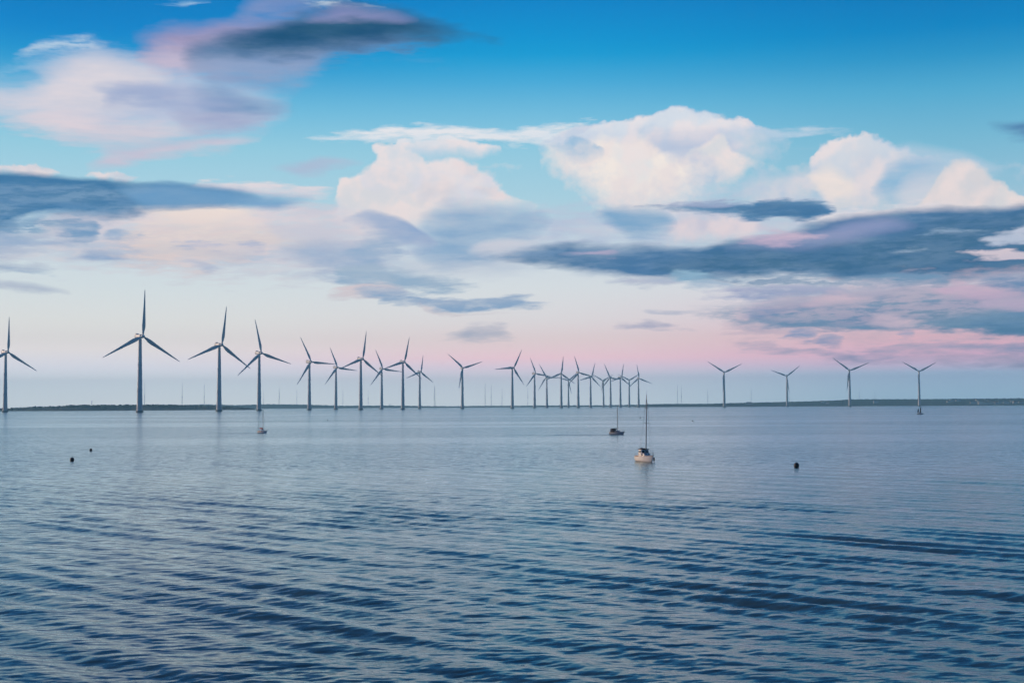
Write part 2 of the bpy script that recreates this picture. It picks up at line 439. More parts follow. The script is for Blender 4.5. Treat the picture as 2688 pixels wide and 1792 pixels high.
# --- cumulus, right
cloud('b', [(1910, 505, 505), (2000, 450, 556), (2080, 440, 566), (2160, 430, 566), (2220, 500, 520)], (214, 223, 236), 0.8, 36, 36)
cloud('b', [(2130, 435, 435), (2160, 372, 565), (2220, 364, 575), (2300, 358, 570), (2360, 370, 530), (2420, 395, 480), (2480, 420, 430)], (222, 228, 239), 0.9, 9, 60)
cloud('m', [(2300, 400, 400), (2380, 372, 450), (2460, 380, 470), (2540, 400, 480), (2640, 440, 450)], (196, 216, 234), 0.55, 14, 50)
cloud('b', [(2138, 404, 404), (2180, 369, 470), (2250, 364, 455), (2320, 366, 420), (2400, 394, 400)], (244, 240, 240), 0.92, 8, 60)
cloud('m', [(2130, 484, 484), (2165, 446, 534), (2190, 440, 538), (2230, 462, 536), (2280, 504, 504)], (253, 238, 229), 0.92, 26, 26)
cloud('b', [(2220, 505, 505), (2260, 400, 540), (2310, 400, 530), (2350, 430, 450)], (240, 234, 236), 0.7, 40, 40)
cloud('m', [(2290, 510, 510), (2340, 420, 530), (2400, 405, 528), (2450, 425, 505), (2500, 464, 464)], (146, 192, 224), 0.9, 46, 30)
cloud('m', [(2330, 560, 560), (2420, 455, 572), (2520, 440, 574), (2640, 500, 570), (2700, 545, 560)], (226, 224, 232), 0.75, 40, 20)
cloud('b', [(2400, 550, 550), (2440, 500, 572), (2475, 445, 574), (2530, 420, 574), (2580, 436, 570), (2630, 470, 564), (2670, 505, 556), (2705, 540, 542)], (251, 236, 229), 0.92, 14, 26)
cloud('b', [(2600, 548, 548), (2640, 492, 560), (2680, 500, 556), (2710, 535, 545)], (253, 240, 232), 0.9, 9, 18)
cloud('b', [(2655, 550, 550), (2690, 520, 560), (2740, 520, 560), (2800, 540, 550)], (250, 236, 230), 0.9, 8, 12)
cloud('s', [(2040, 574, 574), (2150, 546, 584), (2300, 540, 580), (2420, 532, 574), (2520, 536, 570), (2600, 552, 552)], (245, 235, 237), 0.88, 14, 10)
# --- slate strips and the long dark bank, right
cloud('s', [(1640, 550, 550), (1760, 536, 558), (1880, 524, 572), (2000, 521, 582), (2100, 526, 578), (2200, 545, 552)], (72, 128, 175), 1.0, 10, 9)
cloud('s', [(1860, 545, 545), (1960, 530, 574), (2060, 530, 576), (2150, 540, 562), (2190, 548, 550)], (52, 108, 156), 0.85, 10, 10)
cloud('s', [(1690, 545, 545), (1780, 524, 552), (1880, 518, 548), (1980, 522, 530)], (168, 178, 208), 0.7, 10, 12)
cloud('m', [(1230, 676, 676), (1330, 668, 684), (1430, 658, 698), (1530, 650, 712), (1650, 646, 722), (1800, 640, 730), (1900, 626, 730), (2000, 612, 732), (2100, 580, 734), (2200, 560, 736), (2300, 553, 738), (2400, 551, 736), (2500, 548, 732), (2600, 538, 724), (2720, 528, 718), (2850, 530, 715)], (58, 110, 158), 1.0, 16, 12)
cloud('m', [(1650, 694, 694), (1850, 650, 726), (2000, 640, 728), (2200, 625, 732), (2350, 608, 734), (2500, 562, 730), (2600, 550, 720), (2720, 545, 716), (2850, 545, 715)], (34, 92, 134), 1.0, 36, 18)
cloud('s', [(1120, 668, 668), (1220, 662, 676), (1340, 656, 684), (1480, 650, 690), (1600, 656, 680)], (96, 142, 188), 0.6, 8, 12, wispy)
cloud('s', [(1300, 660, 660), (1600, 632, 730), (2000, 610, 736), (2300, 560, 738), (2700, 535, 728), (2850, 535, 720)], (110, 146, 188), 0.32, 20, 10, wispy)
cloud('s', [(1700, 724, 724), (1950, 712, 760), (2200, 715, 764), (2500, 712, 756), (2700, 705, 750), (2850, 705, 745)], (70, 122, 168), 0.75, 10, 26, wispy)
cloud('m', [(1880, 645, 645), (2000, 614, 652), (2100, 596, 652), (2200, 576, 642), (2300, 566, 622), (2430, 592, 592)], (146, 154, 196), 0.85, 18, 26)
cloud('s', [(1900, 638, 638), (1990, 616, 646), (2080, 606, 642), (2180, 616, 624)], (208, 182, 207), 0.85, 12, 14)
cloud('s', [(1460, 670, 670), (1550, 656, 682), (1620, 660, 680), (1660, 671, 671)], (174, 166, 201), 0.8, 10, 10)
cloud('s', [(2560, 630, 630), (2640, 596, 640), (2720, 584, 630), (2850, 580, 620)], (200, 207, 225), 1.0, 9, 7)
cloud('s', [(2500, 664, 664), (2600, 652, 675), (2700, 650, 674), (2850, 650, 672)], (230, 211, 219), 1.0, 6, 6)
cloud('s', [(2320, 660, 660), (2400, 650, 666), (2480, 661, 662)], (170, 192, 212), 0.7, 7, 7, wispy)
cloud('s', [(2380, 614, 614), (2470, 598, 622), (2540, 600, 620), (2620, 598, 602)], (150, 180, 210), 0.75, 8, 8, wispy)
# --- low streaks and the pink field, lower right
cloud('s', [(1560, 740, 740), (1680, 722, 758), (1760, 730, 760), (1820, 744, 744)], (190, 199, 220), 0.8, 9, 10)
cloud('s', [(1760, 757, 757), (1850, 732, 770), (1930, 750, 756)], (156, 187, 216), 0.8, 9, 10)
cloud('s', [(1720, 722, 722), (1800, 706, 746), (1890, 722, 734)], (136, 182, 211), 0.85, 8, 12)
cloud('s', [(1830, 880, 880), (1950, 785, 885), (2050, 760, 890), (2200, 750, 900), (2350, 725, 900), (2500, 712, 900), (2700, 700, 900), (2850, 700, 900)], (224, 192, 207), 0.85, 50, 60)
cloud('s', [(1800, 774, 774), (1950, 746, 782), (2100, 746, 786), (2200, 750, 788), (2280, 772, 774)], (172, 178, 212), 0.85, 12, 12)
cloud('s', [(1900, 812, 812), (2000, 796, 840), (2100, 800, 860), (2230, 820, 860), (2300, 850, 852)], (156, 168, 210), 0.8, 18, 18)
cloud('s', [(1930, 830, 830), (2080, 792, 866), (2200, 782, 872), (2300, 766, 874), (2400, 760, 876), (2550, 765, 876), (2720, 765, 874), (2850, 765, 874)], (86, 134, 176), 0.9, 34, 10)
cloud('s', [(2300, 800, 800), (2450, 810, 868), (2600, 800, 870), (2720, 798, 870), (2850, 798, 870)], (74, 122, 162), 0.85, 30, 9)
cloud('s', [(1760, 830, 830), (1950, 770, 865), (2150, 745, 868), (2400, 730, 868), (2700, 720, 868), (2850, 720, 866)], (92, 138, 180), 0.85, 40, 14, wispy)
cloud('s', [(1900, 800, 800), (2080, 770, 862), (2300, 750, 862), (2500, 735, 850), (2700, 730, 820), (2850, 730, 810)], (226, 194, 209), 0.6, 30, 20, wispy)
cloud('s', [(2270, 728, 728), (2350, 714, 752), (2450, 720, 756), (2510, 737, 737)], (88, 138, 180), 0.88, 9, 12)
cloud('s', [(2550, 750, 750), (2640, 727, 766), (2720, 728, 768), (2850, 730, 765)], (96, 134, 180), 0.85, 11, 12)
cloud('s', [(2230, 842, 842), (2300, 818, 856), (2380, 830, 868), (2450, 858, 860)], (224, 197, 213), 0.88, 10, 14)
cloud('s', [(2080, 790, 790), (2180, 768, 806), (2280, 776, 800), (2330, 790, 790)], (224, 194, 210), 0.8, 12, 14)
cloud('s', [(2410, 768, 768), (2500, 746, 782), (2600, 750, 782), (2680, 767, 767)], (217, 183, 207), 0.88, 10, 12)
cloud('s', [(2540, 800, 800), (2620, 768, 816), (2720, 772, 820), (2850, 775, 815)], (206, 182, 207), 0.85, 12, 14)
cloud('s', [(1620, 858, 858), (1700, 838, 868), (1760, 846, 872), (1810, 864, 866)], (190, 186, 212), 0.8, 10, 12)
cloud('s', [(2000, 888, 888), (2060, 862, 894), (2110, 866, 894), (2145, 884, 884)], (152, 164, 205), 0.85, 9, 9)
cloud('s', [(2120, 892, 892), (2180, 874, 908), (2240, 895, 899)], (172, 170, 206), 0.8, 9, 10)
cloud('s', [(2330, 888, 888), (2385, 868, 900), (2425, 886, 888)], (160, 166, 206), 0.8, 8, 10)
cloud('s', [(1900, 912, 912), (2000, 900, 930), (2080, 912, 940), (2250, 910, 940), (2450, 902, 936), (2720, 880, 926), (2850, 880, 920)], (158, 161, 200), 0.75, 14, 14)
cloud('s', [(2100, 948, 948), (2250, 930, 955), (2450, 935, 960), (2700, 925, 965), (2850, 925, 965)], (150, 152, 192), 0.55, 14, 16)
cloud('s', [(1130, 888, 888), (1230, 852, 900), (1290, 850, 902), (1360, 884, 890)], (194, 195, 213), 0.75, 22, 16)
cloud('m', [(700, 438, 438), (790, 418, 452), (860, 416, 448), (970, 430, 432)], (186, 200, 223), 0.8, 10, 12)
cloud('m', [(2570, 312, 312), (2650, 320, 355), (2700, 306, 372), (2850, 300, 370)], (72, 124, 174), 0.85, 16, 22)
cloud('s', [(1080, 800, 800), (1180, 812, 830), (1290, 816, 826), (1380, 820, 820)], (226, 208, 214), 0.5, 10, 10)
cloud('s', [(1640, 812, 812), (1720, 800, 822), (1800, 806, 820), (1850, 814, 814)], (200, 200, 218), 0.6, 8, 8)



def background(col):
    bg = wn('ShaderNodeBackground')
    bg.inputs[1].default_value = 1.0
    L(col, bg.inputs[0])
    return bg.outputs[0]


def mixsh(fac, a, b):
    n = wn('ShaderNodeMixShader')
    L(fac, n.inputs[0])
    L(a, n.inputs[1])
    L(b, n.inputs[2])
    return n.outputs[0]


ENV = {'Us': Us, 'Vs': Vs, 'Ub': Ub, 'Vb': Vb, 'Um': Um, 'Vm': Vm,
       'es': MR(fine, 0.3, 0.7, 0, 1, 'LINEAR'), 'eb': MR(nb, 0.3, 0.7, 0, 1, 'LINEAR'), 'em': MR(M('ADD', M('MULTIPLY', n1, 0.5), M('MULTIPLY', fine, 0.5)), 0.33, 0.67, 0, 1, 'LINEAR'),
       'wispy': MR(fine, 0.36, 0.62, 0.15, 1.0), 'streak': MR(n1, 0.34, 0.66, 0.0, 1.0), 'relief': MR(M('ADD', M('SUBTRACT', n3a, n3b), M('MULTIPLY_ADD', nb, 0.22, -0.11)), -0.15, 0.15, 0.0, 1.0), 'sky': sky}
GROUPS = [cloud_group(i) for i in range(len(CLOUDS))]


REGION_NO = []


# the sky is cut into regions so that each direction only works out the clouds that can be there
def region(x0, x1, y0, y1, depth):
    if depth == 0:
        here = []
        for i, (k, pts, rgb, op, st, sb, tex, rgb2) in enumerate(CLOUDS):
            if pts[-1][0] + 90 < x0 or pts[0][0] - 90 > x1:
                continue
            if max(p[2] for p in pts) + sb + 60 < y0 or min(p[1] for p in pts) - st - 60 > y1:
                continue
            here.append(i)

        def build(e):
            REGION_NO.append(1)
            e = {k: (v if k == 'sky' else M('ADD', v, 1e-5 * len(REGION_NO))) for k, v in e.items()}   # keeps the regions separate
            for i in here:
                e['sky'] = use(GROUPS[i], e)
            return e['sky']
        return background(use(group('clouds', FLOATS, build), ENV))
    if (x1 - x0) > 2.2 * (y1 - y0):
        mid_ = (x0 + x1) / 2
        a = region(x0, mid_, y0, y1, depth - 1)
        b = region(mid_, x1, y0, y1, depth - 1)
        return mixsh(M('GREATER_THAN', U, mid_), a, b)
    mid_ = (y0 + y1) / 2
    a = region(x0, x1, y0, mid_, depth - 1)
    b = region(x0, x1, mid_, y1, depth - 1)
    return mixsh(M('GREATER_THAN', V, mid_), a, b)


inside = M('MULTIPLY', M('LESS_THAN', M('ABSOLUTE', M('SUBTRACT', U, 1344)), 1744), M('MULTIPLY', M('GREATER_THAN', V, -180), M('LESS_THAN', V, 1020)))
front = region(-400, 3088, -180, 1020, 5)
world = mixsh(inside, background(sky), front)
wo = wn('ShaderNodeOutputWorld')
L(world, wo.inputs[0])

# ------------------------------------------------------------------ materials
MATS = {}


def material(name, rgb, rough=0.5, metallic=0.0, vary=0.0, scale=1.0, rgb2=None, stretch=(1, 1, 1), spec=0.5):
    """principled material; a noise mixes two real surface colours (dirt, weathering, vegetation)"""
    if name in MATS:
        return MATS[name]
    m = bpy.data.materials.new(name)
    m.use_nodes = True
    t = m.node_tree
    b = t.nodes['Principled BSDF']
    b.inputs['Roughness'].default_value = rough
    b.inputs['Metallic'].default_value = metallic
    b.inputs['Specular IOR Level'].default_value = spec
    c1 = (rgb[0], rgb[1], rgb[2], 1)
    b.inputs['Base Color'].default_value = c1
    if vary or rgb2:
        if rgb2 is None:
            rgb2 = tuple(c * (1 - vary) for c in rgb)
        tc_ = t.nodes.new('ShaderNodeTexCoord')
        mp = t.nodes.new('ShaderNodeMapping')
        mp.inputs['Scale'].default_value = stretch
        t.links.new(tc_.outputs['Object'], mp.inputs[0])
        no = t.nodes.new('ShaderNodeTexNoise')
        no.inputs['Scale'].default_value = scale
        no.inputs['Detail'].default_value = 5
        t.links.new(mp.outputs[0], no.inputs['Vector'])
        cr = t.nodes.new('ShaderNodeMapRange')
        cr.inputs[1].default_value = 0.38
        cr.inputs[2].default_value = 0.62
        t.links.new(no.outputs[0], cr.inputs[0])
        mx = t.nodes.new('ShaderNodeMix')
        mx.data_type = 'RGBA'
        mx.inputs[6].default_value = c1
        mx.inputs[7].default_value = (rgb2[0], rgb2[1], rgb2[2], 1)
        t.links.new(cr.outputs[0], mx.inputs[0])
        t.links.new(mx.outputs[2], b.inputs['Base Color'])
    MATS[name] = m
    return m


def sea_material():
    m = bpy.data.materials.new('sea_water')
    m.use_nodes = True
    t = m.node_tree
    b = t.nodes['Principled BSDF']
    N = t.nodes.new

    def lk(a, s):
        t.links.new(a, s)

    def mth(op, a, bb=None, cc=None):
        n = N('ShaderNodeMath')
        n.operation = op
        for i, v in enumerate((a, bb, cc)):
            if v is None:
                continue
            if isinstance(v, (int, float)):
                n.inputs[i].default_value = v
            else:
                lk(v, n.inputs[i])
        return n.outputs[0]

    g = N('ShaderNodeNewGeometry')

    def noise(scale, rotz, sc, detail, rough, dist=0.0):
        mp = N('ShaderNodeMapping')
        mp.inputs['Rotation'].default_value = (0, 0, rotz)
        mp.inputs['Scale'].default_value = sc
        lk(g.outputs['Position'], mp.inputs[0])
        n = N('ShaderNodeTexNoise')
        n.noise_dimensions = '2D'
        n.inputs['Scale'].default_value = scale
        n.inputs['Detail'].default_value = detail
        n.inputs['Roughness'].default_value = rough
        n.inputs['Distortion'].default_value = dist
        lk(mp.outputs[0], n.inputs['Vector'])
        return n

    # calm lanes and wind patches, long across the view
    patch = noise(1.0, 0.05, (1 / 420.0, 1 / 95.0, 1), 4, 0.5)
    pf = N('ShaderNodeMapRange')
    pf.interpolation_type = 'SMOOTHSTEP'
    pf.inputs[1].default_value = 0.40
    pf.inputs[2].default_value = 0.60
    pf.inputs[3].default_value = 0.45
    pf.inputs[4].default_value = 1.3
    lk(patch.outputs[0], pf.inputs[0])
    lost = N('ShaderNodeAttribute')
    lost.attribute_name = 'lost_slope'
    # slopes of the small waves, as two noise fields in two directions
    rip = noise(2.6, math.radians(18), (0.32, 1.0, 1.0), 5, 0.62)
    rip2 = noise(0.75, math.radians(-20), (0.32, 1.0, 1.0), 4, 0.6)
    k1 = mth('MULTIPLY', pf.outputs[0], mth('MULTIPLY_ADD', lost.outputs['Fac'], 1.7, SEA_RIPPLE))
    k2 = mth('MULTIPLY', pf.outputs[0], mth('MULTIPLY_ADD', lost.outputs['Fac'], 2.8, 0.10))

    def vsub(sock, k):
        v = N('ShaderNodeVectorMath')
        v.operation = 'SUBTRACT'
        lk(sock, v.inputs[0])
        v.inputs[1].default_value = (0.5, 0.5, 0.5)
        s = N('ShaderNodeVectorMath')
        s.operation = 'SCALE'
        lk(v.outputs[0], s.inputs[0])
        lk(k, s.inputs['Scale'])
        f = N('ShaderNodeVectorMath')
        f.operation = 'MULTIPLY'
        lk(s.outputs[0], f.inputs[0])
        f.inputs[1].default_value = (0.7, 1.0, 0.0)
        return f.outputs[0]
    a1 = N('ShaderNodeVectorMath')
    lk(vsub(rip.outputs['Color'], k1), a1.inputs[0])
    lk(vsub(rip2.outputs['Color'], k2), a1.inputs[1])
    a2 = N('ShaderNodeVectorMath')
    lk(g.outputs['Normal'], a2.inputs[0])
    lk(a1.outputs[0], a2.inputs[1])
    nn = N('ShaderNodeVectorMath')
    nn.operation = 'NORMALIZE'
    lk(a2.outputs[0], nn.inputs[0])
    rg = mth('POWER', mth('MULTIPLY_ADD', lost.outputs['Fac'], 0.2, 0.010), 0.5)
    # body colour under a fresnel surface reflection
    t.nodes.remove(b)
    df = N('ShaderNodeBsdfDiffuse')
    df.inputs['Color'].default_value = (0.048, 0.088, 0.098, 1)
    gl = N('ShaderNodeBsdfGlossy')
    gl.inputs['Color'].default_value = (0.86, 0.98, 1.0, 1)
    lk(rg, gl.inputs['Roughness'])
    fr = N('ShaderNodeFresnel')
    fr.inputs['IOR'].default_value = 1.333
    mx = N('ShaderNodeMixShader')
    for n_ in (df, gl, fr):
        lk(nn.outputs[0], n_.inputs['Normal'])
    lk(fr.outputs[0], mx.inputs[0])
    lk(df.outputs[0], mx.inputs[1])
    lk(gl.outputs[0], mx.inputs[2])
    lk(mx.outputs[0], t.nodes['Material Output'].inputs['Surface'])
    return m


def obj(name, verts, faces, mat, parent=None, smooth=True):
    me = bpy.data.meshes.new(name)
    me.from_pydata([tuple(v) for v in verts], [], faces)
    me.materials.append(mat)
    if smooth:
        me.polygons.foreach_set('use_smooth', [True] * len(me.polygons))
    me.update()
    o = bpy.data.objects.new(name, me)
    COL.objects.link(o)
    if parent:
        o.parent = parent
    return o


# ------------------------------------------------------------------ sea
SEA_RIPPLE = 0.30


def build_sea():
    rng = np.random.default_rng(11)
    # rings: even on the water seen from the jetty height, then geometric
    b = np.arange(470, 6.0, -0.62)             # depression steps
    near = CAM_H * (FPX * 1024 / 2688) / b
    inner = np.geomspace(1.5, near[0], 26)[:-1]
    outer = np.geomspace(near[-1], 11200, 44)[1:]
    rad = np.concatenate([inner, near, outer])
    fine_a = np.radians(np.arange(-27, 27.001, 0.045))
    coarse = np.radians(np.arange(27, 333.001, 4.5))[1:-1]
    ang = np.concatenate([fine_a, coarse])
    na, nr = len(ang), len(rad)
    A, R = np.meshgrid(ang, rad)
    X, Y = R * np.sin(A), R * np.cos(A)
    dr = np.gradient(rad)[:, None] * np.ones_like(A)
    da = np.empty(na)
    da[:len(fine_a)] = math.radians(0.045)
    da[len(fine_a):] = math.radians(4.5)
    spacing_t = R * da[None, :]
    Z = np.zeros_like(X)
    # directional wave spectrum: two wind-sea systems crossing, plus ripples
    waves = []

    def system(n, l0, l1, head, spread, slope):
        ls = np.exp(rng.uniform(math.log(l0), math.log(l1), n))
        th = math.radians(head) + rng.normal(0, math.radians(spread), n)
        s = slope / math.sqrt(n / 2.0) * rng.uniform(0.6, 1.4, n)
        for l, t_, sl in zip(ls, th, s):
            waves.append((l, t_, sl))
    system(14, 2.1, 3.1, 45, 3.0, 0.064)
    system(12, 4.5, 8.0, 42, 9, 0.024)
    system(22, 1.1, 2.1, 54, 12, 0.026)
    system(26, 0.6, 1.4, 121, 13, 0.025)
    system(20, 0.45, 0.8, 85, 30, 0.024)
    system(22, 0.27, 0.45, 108, 26, 0.040)
    lost2 = np.zeros_like(X)
    # groups of higher and lower waves
    grp = np.ones_like(X)
    for i in range(9):
        l = rng.uniform(18, 60)
        t_ = rng.uniform(0, 2 * math.pi)
        grp += 0.10 * np.sin(2 * math.pi / l * (X * math.cos(t_) + Y * math.sin(t_)) + rng.uniform(0, 6.28))
    grp = np.clip(grp, 0.35, 1.7)
    for l, t_, sl in waves:
        k = 2 * math.pi / l
        kx, ky = math.cos(t_), math.sin(t_)
        # spacing of the grid along this wave's direction
        cr = np.abs(kx * np.sin(A) + ky * np.cos(A)) * dr
        ct = np.abs(kx * np.cos(A) - ky * np.sin(A)) * spacing_t
        sp = np.maximum(cr, ct)
        att = np.clip((l / np.maximum(sp, 1e-6) - 2.2) / 2.2, 0, 1)
        ph = k * (X * kx + Y * ky) + rng.uniform(0, 6.28)
        # slightly peaked crests
        Z += att * grp * (sl / k) * (np.sin(ph) + 0.18 * np.cos(2 * ph))
        lost2 += (1 - att ** 2) * sl * sl / 2
    lost = np.sqrt(lost2)
    co = np.stack([X, Y, Z], -1).reshape(-1, 3)
    i = np.arange(nr - 1)[:, None] * na + np.arange(na)[None, :]
    j = np.arange(nr - 1)[:, None] * na + (np.arange(na)[None, :] + 1) % na
    quads = np.stack([i, j, j + na, i + na], -1).reshape(-1, 4)
    nv = len(co)
    co = np.vstack([co, [[0, 0, 0]]])
    tri = np.stack([np.arange(na), np.full(na, nv), (np.arange(na) + 1) % na], -1)
    me = bpy.data.meshes.new('sea')
    me.vertices.add(len(co))
    me.vertices.foreach_set('co', co.astype(np.float32).ravel())
    loops = np.concatenate([quads.ravel(), tri.ravel()]).astype(np.int32)
    starts = np.concatenate([np.arange(len(quads)) * 4, len(quads) * 4 + np.arange(len(tri)) * 3]).astype(np.int32)
    me.loops.add(len(loops))
    me.loops.foreach_set('vertex_index', loops)
    me.polygons.add(len(starts))
    me.polygons.foreach_set('loop_start', starts)
    me.polygons.foreach_set('use_smooth', np.ones(len(starts), dtype=bool))
    me.update(calc_edges=True)
    at = me.attributes.new('lost_slope', 'FLOAT', 'POINT')
    at.data.foreach_set('value', np.concatenate([lost.ravel(), [0.1]]).astype(np.float32))
    me.materials.append(sea_material())
    me.validate()
    o = bpy.data.objects.new('sea', me)
    COL.objects.link(o)
    o['kind'] = 'structure'
    return o


build_sea()

# ------------------------------------------------------------------ mesh helpers
class MB:
    """collects simple solids into one mesh"""

    def __init__(self):
        self.v = []
        self.f = []

    def add(self, verts, faces):
        o = len(self.v)
        self.v += [Vector(p) for p in verts]
        self.f += [tuple(i + o for i in q) for q in faces]

    def loft(self, rings, cap=True):
        n = len(rings[0])
        verts = [p for r in rings for p in r]
        faces = []
        for a in range(len(rings) - 1):
            for i in range(n):
                j = (i + 1) % n
                faces.append((a * n + i, a * n + j, (a + 1) * n + j, (a + 1) * n + i))
        if cap:
            faces.append(tuple(range(n))[::-1])
            faces.append(tuple((len(rings) - 1) * n + i for i in range(n)))
        self.add(verts, faces)

    def tube(self, pts, rad, n=8):
        pts = [Vector(p) for p in pts]
        rads = rad if isinstance(rad, (list, tuple)) else [rad] * len(pts)
        rings = []
        for i, p in enumerate(pts):
            d = (pts[min(i + 1, len(pts) - 1)] - pts[max(i - 1, 0)]).normalized()
            a = Vector((0, 0, 1)) if abs(d.z) < 0.9 else Vector((1, 0, 0))
            x = d.cross(a).normalized()
            y = x.cross(d).normalized()
            rings.append([p + (x * math.cos(2 * math.pi * k / n) - y * math.sin(2 * math.pi * k / n)) * -rads[i] for k in range(n)])
        self.loft(rings)

    def lathe(self, prof, n=24, axis='z', origin=(0, 0, 0)):
        o = Vector(origin)
        rings = []
        for r, h in prof:
            ring = []
            for k in range(n):
                a = 2 * math.pi * k / n
                if axis == 'z':
                    ring.append(o + Vector((r * math.cos(a), r * math.sin(a), h)))
                else:
                    ring.append(o + Vector((r * math.cos(a), h, -r * math.sin(a))))
            rings.append(ring)
        self.loft(rings)

    def box(self, c, s, bev=0.0, taper=1.0):
        """box with chamfered vertical outline; taper scales the top"""
        cx, cy, cz = c
        hx, hy, hz = s[0] / 2, s[1] / 2, s[2] / 2
        b = min(bev, hx * 0.9, hy * 0.9, hz * 0.9)

        def ring(z, k, inset):
            x, y = hx * k - inset, hy * k - inset
            e = max(b, 1e-4)
            return [(cx + sx_, cy + sy_, z) for sx_, sy_ in
                    ((x - e, -y), (x, -y + e), (x, y - e), (x - e, y), (-x + e, y), (-x, y - e), (-x, -y + e), (-x + e, -y))]
        if b > 0:
            self.loft([ring(cz - hz, 1, b), ring(cz - hz + b, 1, 0), ring(cz + hz - b, taper, 0), ring(cz + hz, taper, b)])
        else:
            def r4(z, k):
                return [(cx + sx_ * hx * k, cy + sy_ * hy * k, z) for sx_, sy_ in ((1, -1), (1, 1), (-1, 1), (-1, -1))]
            self.loft([r4(cz - hz, 1), r4(cz + hz, taper)])

    def build(self, name, mat, parent=None, smooth=False):
        o = obj(name, self.v, self.f, mat, parent, smooth=False)
        me = o.data
        import bmesh
        bm = bmesh.new()
        bm.from_mesh(me)
        bmesh.ops.recalc_face_normals(bm, faces=bm.faces)
        bm.to_mesh(me)
        bm.free()
        if smooth:
            me.polygons.foreach_set('use_smooth', [True] * len(me.polygons))
            me.set_sharp_from_angle(angle=math.radians(smooth if smooth is not True else 40))
        return o


def thing(name, label, cat, loc=(0, 0, 0), rz=0.0, group_=None):
    o = bpy.data.objects.new(name, None)
    COL.objects.link(o)
    o.empty_display_size = 1
    o.location = loc
    o.rotation_euler = (0, 0, rz)
    o['label'] = label
    o['category'] = cat
    if group_:
        o['group'] = group_
    return o


def copy_tree(o, parent=None):
    c = o.copy()
    COL.objects.link(c)
    if parent is not None:
        c.parent = parent
    for ch in list(o.children):
        copy_tree(ch, c)
    return c


# ------------------------------------------------------------------ wind turbine
HUB_H = 128.0
OVERHANG = 12.0
BLADE_R = 0.6 * HUB_H


